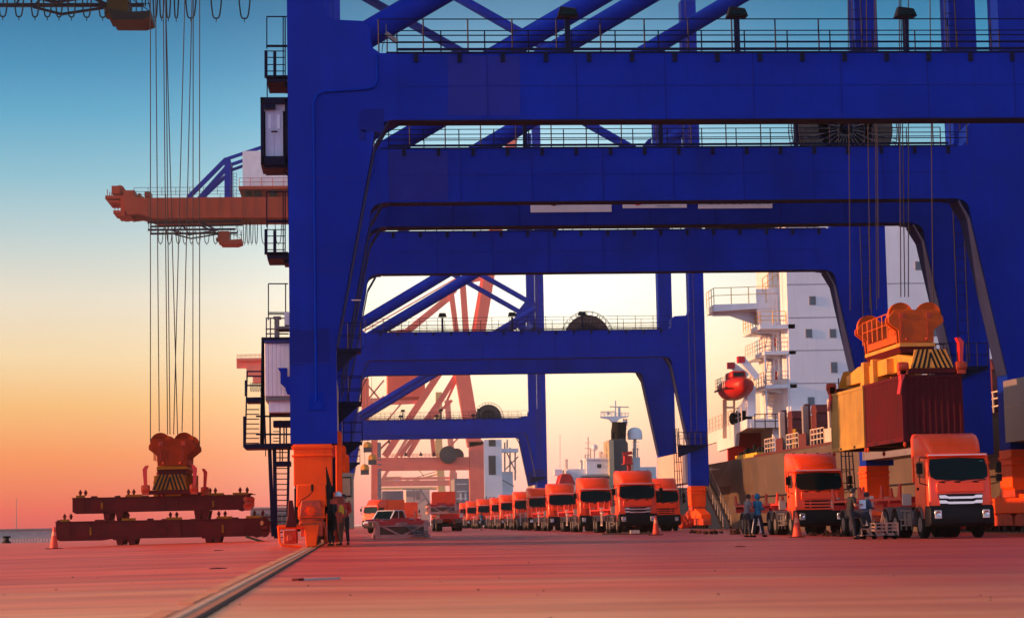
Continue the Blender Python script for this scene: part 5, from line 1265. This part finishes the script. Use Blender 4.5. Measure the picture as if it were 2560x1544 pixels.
b2('deck_edge', PINKW, 1455, 1186, 1530, 1190, Y2 - 1.5, Y2 + 12, d2); b2('painted_recess_shade', FUNNEL, 1457, 1191, 1530, 1202, Y2 - .05, Y2 - .002, d2)  # thin dark strip paints the shade of a recess below the deck edge
b2('outboard_deck', WHITE, 1600, 1166, 1640, 1260, Y2 + 4, Y2 + 12); b2('mast_house', WHITE, 1584, 1142, 1600, 1200, Y2 + 3, Y2 + 6)
fn = MB(); p = [at(1534, 1215, Y2 - 2), at(1574, 1215, Y2 - 2), at(1570, 1107, Y2 - 2), at(1562, 1095, Y2 - 2), at(1527, 1097, Y2 - 2), at(1527, 1215, Y2 - 2)]
fn.prism([(q.x, q.z) for q in p], Y2 - 2, Y2 + 5); fb = fn.build('funnel', FUNNEL, s2, bevel=.2); b2('funnel_side', BEIGE, 1525, 1100, 1534, 1215, Y2 - 2.05, Y2 + 5, fb)
st_ = MB(); st_.tube(at(1547, 1097, Y2), at(1547, 1060, Y2), .75, 14); st_.tube(at(1547, 1082, Y2), at(1548, 1055, Y2), 1.15, 14); st_.path([at(1532, 1098, Y2), at(1532, 1072, Y2), at(1534, 1068, Y2)], .28, 8); st_.path([at(1560, 1100, Y2), at(1561, 1070, Y2), at(1563, 1067, Y2)], .3, 8); st_.build('exhaust_stacks', BLACK, fb)
ma = MB(); q = [at(1530, 1097, Y2 + 6), at(1541, 1097, Y2 + 6), at(1541, 1055, Y2 + 6), at(1551, 1045, Y2 + 6), at(1572, 1041, Y2 + 6), at(1572, 1039, Y2 + 6), at(1502, 1040, Y2 + 6), at(1503, 1043, Y2 + 6), at(1524, 1047, Y2 + 6), at(1532, 1056, Y2 + 6)]
ma.prism([(z.x, z.z) for z in q], Y2 + 6, Y2 + 7.2); mb_ = ma.build('radar_mast', WHITE, s2)
rl_ = rail_mb([at(1502, 1040, Y2 + 6), at(1572, 1039, Y2 + 6)], .55, .6, .03); rl_.tube(at(1539, 1040, Y2 + 6.5), at(1539, 1000, Y2 + 6.5), .09, 6); rl_.tube(at(1549, 1040, Y2 + 6.5), at(1548, 1018, Y2 + 6.5), .2, 8)
rl_.build('mast_rails', WHITE_P, mb_)
rb_ = MB(); rb_.bar(at(1524, 1016, Y2 + 6.5), at(1572, 1017, Y2 + 6.5), .16); rb_.bar(at(1501, 1029, Y2 + 6.5), at(1540, 1028, Y2 + 6.5), .14); rb_.tube(at(1521, 1036, Y2 + 6.5), at(1521, 1030, Y2 + 6.5), .2, 8); rb_.build('radar_bars', PINKW, mb_)
an = MB()
for u, v0, v1, r in ((1470, 1165, 1092, .1), (1400, 1168, 1085, .05), (1416, 1190, 1147, .22), (1587, 1142, 1097, .25), (1583, 1142, 1120, .1), (1594, 1142, 1118, .1), (1566, 1200, 1120, .08), (1476, 1148, 1120, .12), (1463, 1175, 1135, .12), (1502, 1145, 1128, .3), (1512, 1146, 1134, .6), (1486, 1148, 1118, .1)): an.tube(at(u, v0, Y2 + 1), at(u, v1, Y2 + 1), r, 6)
for v in (1098, 1112, 1128): an.bar(at(1462, v + 8, Y2 + 1), at(1476, v + 8, Y2 + 1), .08)
for v in (1104, 1113, 1122): an.bar(at(1580, v, Y2 + 1), at(1598, v, Y2 + 1), .07)
an.build('antennas', PINKW, s2)
sd2 = MB(); sd2.lathe([(.01, -.6), (1.2, -.6), (1.22, .2), (1.05, .85), (.6, 1.2), (.01, 1.32)], at(1587, 1088, Y2 + 1), (0, 0, 1), 16); sd2.cut(); sd2.ball(at(1486, 1118, Y2 + 1), .55).cut(); sd2.build_each('satellite_dome', WHITE, s2, smooth=40)
q = [at(u, v, Y2 - 4) for u, v in ((1392, 1212), (1436, 1212), (1427, 1190), (1422, 1184), (1402, 1184), (1398, 1190))]
tbm = MB().prism([(z.x, z.z) for z in q], Y2 - 6, Y2 - 1).build('stern_rescue_boat', BOAT, s2, bevel=.15)
b2('boat_cradle', WHITE, 1387, 1172, 1405, 1188, Y2 - 3, Y2); MB().bar(at(1418, 1175, Y2 - 2), at(1438, 1212, Y2 - 2), .6).build('launch_ramp', WHITE, s2)
rc = MB(); pxbox(rc, 1562, 1138, 1580, 1158, Y2 - 9, Y2 - 7); pxbox(rc, 1570, 1158, 1578, 1185, Y2 - 8.5, Y2 - 7.5); pxbox(rc, 1560, 1157, 1584, 1160, Y2 - 9.4, Y2 - 6.6); rc.bar(at(1557, 1134, Y2 - 8), at(1580, 1131, Y2 - 8), .5); rc.build('deck_crane', BOAT, s2)
fl = thing('flag', 'small striped flag flying at the dark funnel of the smaller ship', 'flag', at(1559, 1060, Y2 + 4))
for v0, v1, m, nm in ((1047, 1050, REDP, 'red_stripe'), (1050, 1053, WHITE_P, 'white_stripe'), (1053, 1059, mat('flag_blue', (.01, .12, .3), .6), 'blue_stripe'), (1059, 1061, WHITE_P, 'white_stripe'), (1061, 1064, REDP, 'red_stripe')):
    g = MB()
    for i in range(4): a, b = at(1558 + i * 2.8, v1 - (i % 2) * .8, Y2 + 4), at(1560.8 + i * 2.8, v0 - ((i + 1) % 2) * .8, Y2 + 4); g.box(a.x, b.x, Y2 + 4 + .05 * (i % 2), Y2 + 4.04 + .05 * (i % 2), a.z, b.z)
    g.build(nm, m, fl)
MB().tube(at(1557, 1100, Y2 + 4), at(1557, 1044, Y2 + 4), .05, 5).build('flag_pole', WHITE_P, fl)

# ---------------------------------------------------------------- pale ship deep in the haze, left of the farthest blue leg
Y3 = 640.0
s3 = thing('hazy_ship', 'pale ship deep in the haze with two dark window bands on its deckhouse', 'ship', (42, Y3, 0))
def b3(name, m, u0, v0, u1, v1, y0, y1, par=None): return pxbox(MB(), u0, v0, u1, v1, y0, y1).build(name, m, par or s3)
hz_ = b3('deckhouse', WHITE, 1212, 1098, 1254, 1262, Y3, Y3 + 12)
for v0, v1 in ((1098, 1115), (1138, 1186)): b3('window_band', FUNNEL, 1222, v0, 1239, v1, Y3 - .1, Y3 - .02, hz_)
b3('hull', PINKW, 1208, 1250, 1330, 1300, Y3 - 6, Y3 + 60); b3('side_house', WHITE, 1254, 1178, 1282, 1262, Y3 + 6, Y3 + 20); b3('bridge_wing', WHITE, 1254, 1120, 1296, 1130, Y3 + 1, Y3 + 6)
an = MB()
for u, v0, v1 in ((1262, 1178, 1105), (1275, 1178, 1118), (1288, 1200, 1130), (1268, 1120, 1098)): an.tube(at(u, v0, Y3 + 4), at(u, v1, Y3 + 4), .25, 5)
for u0, v0, u1, v1 in ((1262, 1120, 1290, 1180), (1240, 1190, 1285, 1215), (1264, 1172, 1296, 1140)): an.bar(at(u0, v0, Y3 + 4), at(u1, v1, Y3 + 4), .35)
for i in range(26): u = 1212 + random.random() * 95; an.bar(at(u, 1252, Y3 - 5), at(u, 1252 - random.uniform(4, 14), Y3 - 5), .3)
an.build('masts_and_rigging', GREYB, s3)

# ---------------------------------------------------------------- red and yellow cranes in the haze
def far_crane(name, label, m, y, beams, cat='crane', group='red cranes standing in the haze'):
    t = thing(name, label, cat, (at(1060, 1300, y).x, y, 0), group)
    for nm, segs in beams:
        for k, (u0, v0, u1, v1, w_) in enumerate(segs):
            a, b = at(u0, v0, y), at(u1, v1, y); wd = w_ * y / 5190
            MB().bar(a, b, wd, wd, up=V((0, 1, 0))).build(nm, m, t)
    return t
YR = 540.0
zR = at(1000, 1300, YR).z
E = far_crane('quay_crane', 'red crane with raised boom and a dark cable drum on its beam', RED_C, YR, [
    ('leg', [(936, 1100, 936, 1312, 16), (1190, 1104, 1193, 1312, 36)]),
    ('portal_beam', [(944, 1160, 1172, 1158, 32)]),
    ('lattice', [(905, 1010, 1060, 1004, 8), (905, 945, 960, 1010, 4), (960, 950, 910, 1010, 4), (1040, 1090, 1085, 1030, 6), (1062, 1060, 1130, 1000, 7), (1100, 1140, 1180, 1060, 4), (1118, 1000, 1150, 930, 6), (905, 850, 1010, 828, 12), (930, 1140, 1015, 1062, 5), (1128, 900, 1180, 850, 9)]),
    ('brace', [(962, 1140, 1100, 930, 17), (1000, 1140, 1110, 985, 11), (1018, 1140, 1175, 880, 13), (1076, 1050, 1085, 1140, 10)]),
    ('a_frame_leg', [(1186, 1115, 1152, 915, 36), (1152, 915, 1128, 730, 13), (1170, 900, 1156, 700, 15)]),
    ('raised_boom', [(1196, 850, 1280, 345, 27), (1180, 860, 1242, 505, 14)]),
    ('back_stay', [(1140, 725, 1000, 838, 9), (1130, 742, 1020, 832, 8), (1150, 690, 890, 838, 3), (1160, 700, 905, 850, 3)]),
    ('girder', [(592, 908, 1190, 896, 24), (1110, 882, 1200, 870, 26)]),
    ('mast_head', [(1100, 905, 1100, 838, 26), (1150, 705, 1232, 690, 12)])])
ep = MB(); pxbox(ep, 592, 894, 660, 901, YR - 3, YR + 3); pxbox(ep, 616, 912, 668, 938, YR - 2.5, YR + 2.5); pxbox(ep, 632, 930, 668, 956, YR - 2, YR + 2)
ep.build('end_platform', RED_C, E)
rail_mb([at(592, 895, YR - 3), at(660, 893, YR - 3)], .9, 1.2, .05).build('handrail', RED_C, E)
fe = MB()
for i in range(5): u = 628 + i * 6; fe.path([at(u - 2, 956, YR), at(u - 1.5, 975, YR), at(u, 979, YR), at(u + 1.5, 975, YR), at(u + 2, 956, YR)], .1, 4)
fe.build('festoon_cable', BLACK, E)
pxbox(MB(), 969, 930, 1062, 992, YR + 14, YR + 30).build('machinery_house', RED_C, E); pxbox(MB(), 905, 945, 922, 1100, YR + 10, YR + 12).build('rear_leg', RED_C, E)
lad = MB(); pxbox(lad, 945, 1105, 952, 1258, YR - 1.5, YR - .8)
for i in range(12): pxbox(lad, 943, 1108 + i * 12.5, 953, 1112 + i * 12.5, YR - 2, YR - 1.4)
lad.build('ladder_tower', GREYB, E)
cx = at(1121, 1136, YR - 3); dr = MB().lathe([(.3, 0), (2.3, 0), (2.3, 1.2), (.3, 1.2)], cx, (0, 1, 0), 28).build('cable_drum', REEL, E)
sp_ = MB()
for i in range(20): a_ = i * math.pi / 10; sp_.bar(cx + V((.3 * math.cos(a_), -.1, .3 * math.sin(a_))), cx + V((2.3 * math.cos(a_), -.1, 2.3 * math.sin(a_))), .09)
sp_.build('spokes', STEEL, dr)
MB().lathe([(.3, 0), (1.9, 0), (1.9, 2.5), (.3, 2.5)], cx + V((2.2, 1.6, -.2)), (0, 1, 0), 20).build('cable_drum', REEL, E)
rail_mb([at(960, 1143, YR - 2), at(1105, 1142, YR - 2)], .9, 1.1, .05).build('handrail', RED_C, E)
fd_ = MB()
for u, v in ((972, 1103), (1014, 1135), (1052, 1134), (1085, 1134), (1205, 1104)): p = at(u, v, YR - 2); fd_.lathe([(.5, -.4), (.15, .3), (.05, .6)], p, (0, 0, 1), 8)
fd_.build('lamps', DARK, E)
# hanging hooks (hoist blocks) of that crane
for u, v, lab in ((919, 1114, 'grey hoist block hanging highest beside the red crane leg'), (912, 1170, 'small hoist block hanging free below the higher one'), (931, 1145, 'hoist block hanging close against the red crane leg')):
    p = at(u, v, 500); t = thing('hoist_block', lab, 'hoist block', p, 'hoist blocks hanging before the red crane')
    MB().lathe([(.1, -.2), (1.0, .2), (1.1, .8), (.9, 1.5), (.2, 1.9)], p, (0, 1, 0), 10).build('sheave', SPRD_Y, t); MB().box(p.x - 1.0, p.x + 1.0, p.y - .8, p.y + .8, p.z - 1.5, p.z - .4).build('block', FUNNEL, t)
    MB().tube(p, p + V((0, 0, 44 - p.z)), .05, 5).build('hoist_rope', ROPE, t)
far_crane('quay_crane', 'fainter red crane, its low beam seen under that of the other red crane', RED_F, 720.0, [
    ('leg', [(946, 1195, 946, 1309, 10), (1133, 1180, 1134, 1309, 18)]), ('portal_beam', [(950, 1208, 1140, 1206, 14)]), ('girder', [(900, 1001, 1060, 998, 11), (955, 1196, 1130, 1194, 6)]),
    ('brace', [(955, 1200, 1030, 1075, 8), (968, 1050, 1010, 1000, 4), (905, 1030, 960, 990, 4)]), ('a_frame_leg', [(1133, 1190, 1118, 1000, 14)])])
yc = far_crane('quay_crane', 'yellow crane standing among the red ones in the haze', YEL_C, 860.0, [
    ('leg', [(1096, 1100, 1110, 1309, 18), (1097, 980, 1097, 1110, 16)]), ('portal_beam', [(950, 1221, 1100, 1219, 6)]), ('boom_truss', [(1000, 1210, 1100, 1183, 4), (1000, 1205, 1100, 1175, 2), (1030, 1150, 1060, 1190, 2)])], group='yellow crane in the haze')
pxbox(MB(), 955, 1190, 1003, 1205, 860, 875).build('machinery_house', YEL_C, yc); pxbox(MB(), 985, 1198, 999, 1203, 859.5, 859.8).build('sign_plate', SIGNW, yc)
for u0, v0, u1, v1, m, lab in ((956, 1226, 1008, 1296, GREYB, 'tall grey clad block standing in the haze behind the box truck'), (1138, 1195, 1172, 1290, GREYB, 'narrow dark block seen through the legs of the red crane'), (1016, 1222, 1074, 1280, PINKW, 'pale low block with a sloping boom before it')):
    y = 610 if u0 != 1016 else 660; t = thing('terminal_block', lab, 'building', at((u0 + u1) / 2, 1308, y)); pxbox(MB(), u0, v0, u1, 1312, y, y + 25).build('wall', m, t)
    d = MB()
    if u0 == 1016:
        pxbox(d, 1016, 1226, 1036, 1240, y - .4, y - .05); pxbox(d, 1040, 1226, 1050, 1248, y - .4, y - .05); d.bar(at(1050, 1222, y - 8), at(1076, 1262, y - 8), .6); d.bar(at(1062, 1246, y - 8), at(1040, 1262, y - 8), .3); d.bar(at(1035, 1220, y - 8), at(1035, 1290, y - 8), .35); d.bar(at(1005, 1222, y - 8), at(1092, 1222, y - 8), .3)
        d.build('boom_frame', GREYB, t)
    elif u0 == 1138:
        for v in (1208, 1226, 1244): pxbox(d, 1142, v, 1168, v + 3, y - .4, y - .05)
        pxbox(d, 1150, 1232, 1154, 1250, y - .5, y - .05); pxbox(d, 1162, 1232, 1166, 1250, y - .5, y - .05); d.build('white_frames', WHITE_P, t)
    else:
        for i in range(4): pxbox(d, u0 + 8 + i * 11, v0, u0 + 8.6 + i * 11, 1312, y - .3, y - .05)
        d.build('wall_ribs', GREYB, t)

# ---------------------------------------------------------------- far edge of the apron, landward side
wh = thing('warehouse', 'long low grey warehouse seen through the stair tower beside the crane leg', 'warehouse', at(680, 1305, 520)); pxbox(MB(), 626, 1268, 730, 1325, 520, 560).build('wall', GREYB, wh)
pxbox(MB(), 624, 1265, 732, 1270, 519, 561).build('roof', PINKW, wh)
dd = MB()
for i in range(8): pxbox(dd, 630 + i * 11, 1283, 637 + i * 11, 1322, 519.7, 519.95)
dd.build('doors', FUNNEL, wh)
bwk = thing('breakwater', 'low grey breakwater wall along the far water behind the cone', 'breakwater', at(60, 1335, 420)); 
a, b = at(-60, 1341, 420), at(150, 1322, 420); m_ = MB().box(-60 + a.x, b.x + 5, 420, 428, -3, b.z); m_.build('wall', CONC, bwk); MB().box(-60 + a.x, b.x + 5, 419.6, 428.2, b.z - .02, b.z + .25).build('coping', GREYB, bwk)
bar_ = thing('kerb_barrier', 'pale slatted barrier at the apron edge beyond the cone', 'barrier', at(70, 1353, 150))
m_ = MB(); p0, p1 = at(2, 1354, 150), at(130, 1345, 150)
for i in range(17): x = p0.x + (p1.x - p0.x) * i / 17; m_.box(x, x + (p1.x - p0.x) / 17 * .72, 150, 150.5, p0.z - .1, p1.z + .0)
m_.box(p0.x, p1.x, 150.1, 150.4, p0.z - .1, p1.z - .06); m_.build('slats', PINKW, bar_)
bo = thing('bollard', 'dark mooring bollard at the picture edge of the barrier', 'bollard', at(16, 1357, 140)); c_ = at(16, 1357, 140)
MB().lathe([(.32, 0), (.3, .1), (.17, .16), (.16, .32), (.24, .36), (.26, .42), (.2, .47), (.01, .48)], c_, (0, 0, 1), 14).build('bollard_post', DARK, bo); MB().bar(c_ + V((0, 0, .4)), c_ + V((.28, 0, .42)), .12).build('horn', DARK, bo)
for u, v0, lab in ((41, 1245, 'thin light mast rising beyond the breakwater'),):
    t = thing('light_mast', lab, 'mast', at(u, 1322, 460)); MB().tube(at(u, 1335, 460), at(u, v0, 460), .12, 6, .06).build('pole', GREYB, t)
# ---------------------------------------------------------------- people
def skin_mesh(name, chains, m, parent, sub=1):
    """grow one continuous surface over a branching skeleton: chains = [[(x,y,z,r), ...], ...]; points that coincide are welded"""
    vs = []; idx = {}; es = set(); rr = []
    def vid(p):
        k = (round(p[0], 4), round(p[1], 4), round(p[2], 4))
        if k not in idx: idx[k] = len(vs); vs.append(p[:3]); rr.append(p[3])
        return idx[k]
    for ch in chains:
        ids = [vid(p) for p in ch]
        for a, b in zip(ids[:-1], ids[1:]):
            if a != b: es.add((min(a, b), max(a, b)))
    me = bpy.data.meshes.new(name); me.from_pydata(vs, list(es), [])
    ob = bpy.data.objects.new(name, me); COL.objects.link(ob)
    ob.modifiers.new('skin', 'SKIN')
    sv = me.skin_vertices[0].data if me.skin_vertices else None
    if sv is None:
        bm = bmesh.new(); bm.from_mesh(me); bm.verts.layers.skin.verify(); bm.to_mesh(me); bm.free(); sv = me.skin_vertices[0].data
    for i, r in enumerate(rr):
        r = r if isinstance(r, tuple) else (r, r); sv[i].radius = r; sv[i].use_root = (i == 0)
    s = ob.modifiers.new('sub', 'SUBSURF'); s.levels = sub; s.render_levels = sub
    dg = bpy.context.evaluated_depsgraph_get(); nm = bpy.data.meshes.new_from_object(ob.evaluated_get(dg))
    bpy.data.objects.remove(ob); bpy.data.meshes.remove(me)
    nm.name = name; nm.materials.clear(); nm.materials.append(m)
    for p in nm.polygons: p.use_smooth = True
    o = bpy.data.objects.new(name, nm); COL.objects.link(o); o.parent = parent; OFF[o] = OFF[parent]
    return o
def lerp(a, b, t): return tuple(a[i] + (b[i] - a[i]) * t for i in range(3))
def hand(w, f, side, r=.0105):
    """five finger chains rooted in the palm: w wrist, f unit direction of the fingers"""
    f = V(f).normalized(); a = f.cross(V((0, 0, 1))); a = a.normalized() if a.length > .1 else V((1, 0, 0)); n = a.cross(f)
    w = V(w); palm = w + f * .05; out = [[(*w, .026), (*palm, (.034))]]
    for k, (l, dx) in enumerate(((.075, -.03), (.085, -.010), (.08, .010), (.062, .03))):
        b = palm + f * .035 + a * dx; c = b + f * l * .5 - n * .008; d = c + f * l * .42 - n * .03
        out.append([(*palm, .034), (*b, r), (*c, r * .92), (*d, r * .8)])
    t0 = w + f * .035 + a * (-.035) * side; t1 = t0 + f * .035 - a * .028 * side - n * .012; t2 = t1 + f * .03 - n * .008
    out.append([(*palm, .034), (*t0, r * 1.1), (*t1, r), (*t2, r * .8)])
    return out
def person(label, loc, rz, J, shirt, trousers, sleeve=.5, hood=None, long_top=False, scale=1.0, hat=None, vest=None, stripe=None):
    t = thing('person', label, 'person', loc)
    OFF[t] = V((0, 0, 0))
    pel, che, nek, hed = J['pelvis'], J['chest'], J['neck'], J['head']
    ab = lerp(pel, che, .5)
    fw = V(J.get('face', (0, 1, -.1))).normalized()
    H = V(hed); chin = H + fw * .075 - V((0, 0, .085)); nose = H + fw * .115 - V((0, 0, .01)); top = H + V((0, 0, .10)) - fw * .01; brow = H + fw * .07 + V((0, 0, .05))
    ch = [[(*pel, (.11, .085)), (*ab, (.11, .08)), (*che, (.13, .09)), (*nek, .055), (*(H - V((0, 0, .06)) - fw * .01), .07), (*H, (.082, .095)), (*top, .055)],
          [(*H, (.082, .095)), (*nose, .016)], [(*(H - V((0, 0, .06)) - fw * .01), .07), (*chin, .034)]]
    for s_, k in ((-1, 'l'), (1, 'r')):
        sh, el, wr, fd = J['sh' + k], J['el' + k], J['wr' + k], J['fd' + k]
        ch.append([(*che, (.13, .09)), (*sh, .058), (*lerp(sh, el, .5), .052), (*el, .042), (*lerp(el, wr, .4), .040), (*wr, .026)])
        ch += hand(wr, fd, s_)
        hp, kn, an, to = J['hp' + k], J['kn' + k], J['an' + k], J['to' + k]
        ch.append([(*pel, (.11, .085)), (*hp, .072), (*lerp(hp, kn, .5), .064), (*kn, .050), (*lerp(kn, an, .35), .056), (*an, .038), (*to, .030)])
        ea = H + V((0, 0, .0)) + fw.cross(V((0, 0, 1))).normalized() * s_ * .088; ch.append([(*H, (.082, .095)), (*ea, .018)])
    skin_mesh('body', ch, SKIN, t)
    e = .016
    top_ = [[(*lerp(pel, ab, -.5 if long_top else -.25), (.185, .145)), (*lerp(pel, ab, .3), (.175, .135)), (*ab, (.165, .125)), (*che, (.18, .13)), (*lerp(che, nek, .75), .075)]]
    for k in 'lr':
        sh, el, wr = J['sh' + k], J['el' + k], J['wr' + k]
        q = [(*che, (.18, .13)), (*sh, .08)]
        if sleeve <= .5: q += [(*lerp(sh, el, .75), .07)]
        else: q += [(*lerp(sh, el, .5), .07), (*el, .058), (*lerp(el, wr, .9), .042)]
        top_.append(q)
    skin_mesh('shirt', top_, shirt, t)
    tr = []
    for k in 'lr':
        hp, kn, an = J['hp' + k], J['kn' + k], J['an' + k]
        tr.append([(*lerp(pel, ab, .6), (.150, .115)), (*pel, (.168, .128)), (*hp, .112), (*lerp(hp, kn, .5), .098), (*kn, .076), (*lerp(kn, an, .5), .07), (*lerp(kn, an, .96), .062)])
    skin_mesh('trousers', tr, trousers, t)
    for k in 'lr':
        an, to = V(J['an' + k]), V(J['to' + k]); d = (to - an); d.z = 0; d.normalize()
        skin_mesh('shoe', [[(*(an - d * .05 - V((0, 0, .03))), .045), (*(an + d * .05 - V((0, 0, .03))), .05), (*(to + d * .03 - V((0, 0, .0))), .038)]], BLACK, t)
    hm = MB()
    if hood: hm.ball(H + V((0, 0, .03)) - fw * .03, .125, .125, .14, 14, 10); 
    elif hat: hm.lathe([(.15, -.01), (.13, .02), (.12, .09), (.07, .15), (.01, .165)], H + V((0, 0, .05)), (0, 0, 1), 16)
    else: hm.ball(H + V((0, 0, .035)) - fw * .025, .103, .112, .105, 14, 10)
    hm.build('hood' if hood else ('helmet' if hat else 'hair'), hood or hat or HAIR, t, smooth=60)
    if vest: skin_mesh('vest', [[(*lerp(pel, ab, .2), (.19, .15)), (*ab, (.175, .14)), (*che, (.195, .15)), (*lerp(che, nek, .5), .09)]], vest, t)
    if stripe:
        for k in 'lr': skin_mesh('trouser_stripe', [[tuple(V(lerp(J['hp' + k], J['an' + k], q)) + V((.0, -.085, 0))) + (.022,) for q in (.15, .5, .9)]], stripe, t)
    t.rotation_euler = (0, 0, rz); t.scale = (scale,) * 3
    return t
def pose(lean=0., arms='down', step=0., head=(0, 1, -.1), kneel=None, twist=0.):
    """a standing pose facing +y; lean in metres forward at the chest"""
    J = dict(pelvis=(0, 0, .95), chest=(0, lean * .8, 1.33), neck=(0, lean, 1.50), head=(0, lean + .05, 1.62), face=head)
    for s_, k in ((-1, 'l'), (1, 'r')):
        J['sh' + k] = (s_ * .19, lean * .9, 1.42); J['hp' + k] = (s_ * .10, 0, .90)
        f = step * s_
        J['kn' + k] = (s_ * .11, f * .45 + .03, .50); J['an' + k] = (s_ * .12, f, .09); J['to' + k] = (s_ * .14, f + .15, .04)
        J['el' + k] = (s_ * .25, lean * .7 - .03, 1.13); J['wr' + k] = (s_ * .25, lean * .5 + .08, .88); J['fd' + k] = (0, .15, -1)
        if arms == 'front' or (arms == 'face' and s_ > 0) or (arms == 'hold'):
            J['el' + k] = (s_ * .24, lean * .7 + .04, 1.14); J['wr' + k] = (s_ * .12, lean * .7 + .28, 1.14 if arms != 'hold' else 1.2); J['fd' + k] = (-s_ * .6, .8, .05)
        if arms == 'face' and s_ < 0: J['el' + k] = (s_ * .26, lean + .12, 1.34); J['wr' + k] = (s_ * .15, lean + .16, 1.56); J['fd' + k] = (.5, .0, .9)
    return J
CL = lambda n, c: mat(n, c, .85, var=.25, scale=6, bump=.3)
def pp(u, y): x = at(u, 1345, y).x; return V((x, y, ground_z(x)))
GREY_S, NAVY, TEAL, BLK_S, DEN = CL('grey_cloth', (.16, .16, .18)), CL('navy_cloth', (.008, .01, .02)), CL('teal_cloth', (.01, .16, .30)), CL('black_cloth', (.012, .011, .014)), CL('dark_blue_cloth', (.02, .045, .09))
person('person in grey shirt and dark trousers standing with hands held in front', pp(1869, 84.5), rad(-75), pose(.06, 'front', .05, (0, 1, -.35)), GREY_S, NAVY, .5)
person('person in blue hooded top with striped trousers, one hand raised to the face', pp(1896, 84.5), rad(-62), pose(-.02, 'face', .17, (0, 1, 0)), TEAL, NAVY, 1, hood=TEAL, long_top=True, stripe=WHITE_P)
Jp = pose(.09, 'hold', .1, (0, 1, -.45))
Jp['knl'] = (-.1, .42, .82); Jp['anl'] = (-.12, .55, .46); Jp['tol'] = (-.13, .70, .40)
p3 = person('person in black shirt holding white papers, one foot up on the trailer', pp(2127, 70.5), rad(-80), Jp, BLK_S, NAVY, .4)
pa = thing('paper', 'white sheets of paper held by the person in black shirt', 'paper', pp(2127, 70.5) + Matrix.Rotation(rad(-80), 3, 'Z') @ V((0, .47, 1.2)))
MB().poly([(-.11, 0, -.15), (.11, .02, -.15), (.11, .1, .15), (-.11, .08, .15), (-.11, .012, -.15), (.11, .032, -.15), (.11, .112, .15), (-.11, .092, .15)], [(0, 1, 2, 3), (7, 6, 5, 4), (0, 4, 5, 1), (1, 5, 6, 2), (2, 6, 7, 3), (3, 7, 4, 0)]).xf(Matrix.Translation(pa.location) @ Matrix.Rotation(rad(-20), 4, 'Z')).build('sheets', SIGNW, pa)
person('person in dark blue top standing behind the cart, back to the truck', pp(2166, 73.6), rad(-70), pose(.05, 'front', .22, (0, 1, -.2)), DEN, NAVY, 1, scale=.95)
person('teal clad person standing alone in the open before the distant trucks', pp(1205, 212), rad(60), pose(.02, 'face', .08), TEAL, NAVY, 1)
person('worker in black with red helmet bending beside the crane wheels', pp(829, 69.2), rad(25), pose(.16, 'front', .16, (0, 1, -.4)), BLK_S, BLK_S, 1, hat=REDP)
person('worker in yellow vest and white helmet at the tie-down arms', pp(851, 71.0), rad(40), pose(.05, 'down', .12), REDP, CL('brown_cloth', (.12, .05, .02)), .5, hat=WHITE_P, vest=CL('yellow_vest', (.75, .42, .02)))
person('worker in red shirt turned away, beside the beige control cabinet', pp(861, 72.6), rad(160), pose(.0, 'front', .06), CL('red_cloth', (.5, .02, .012)), BLK_S, 1)
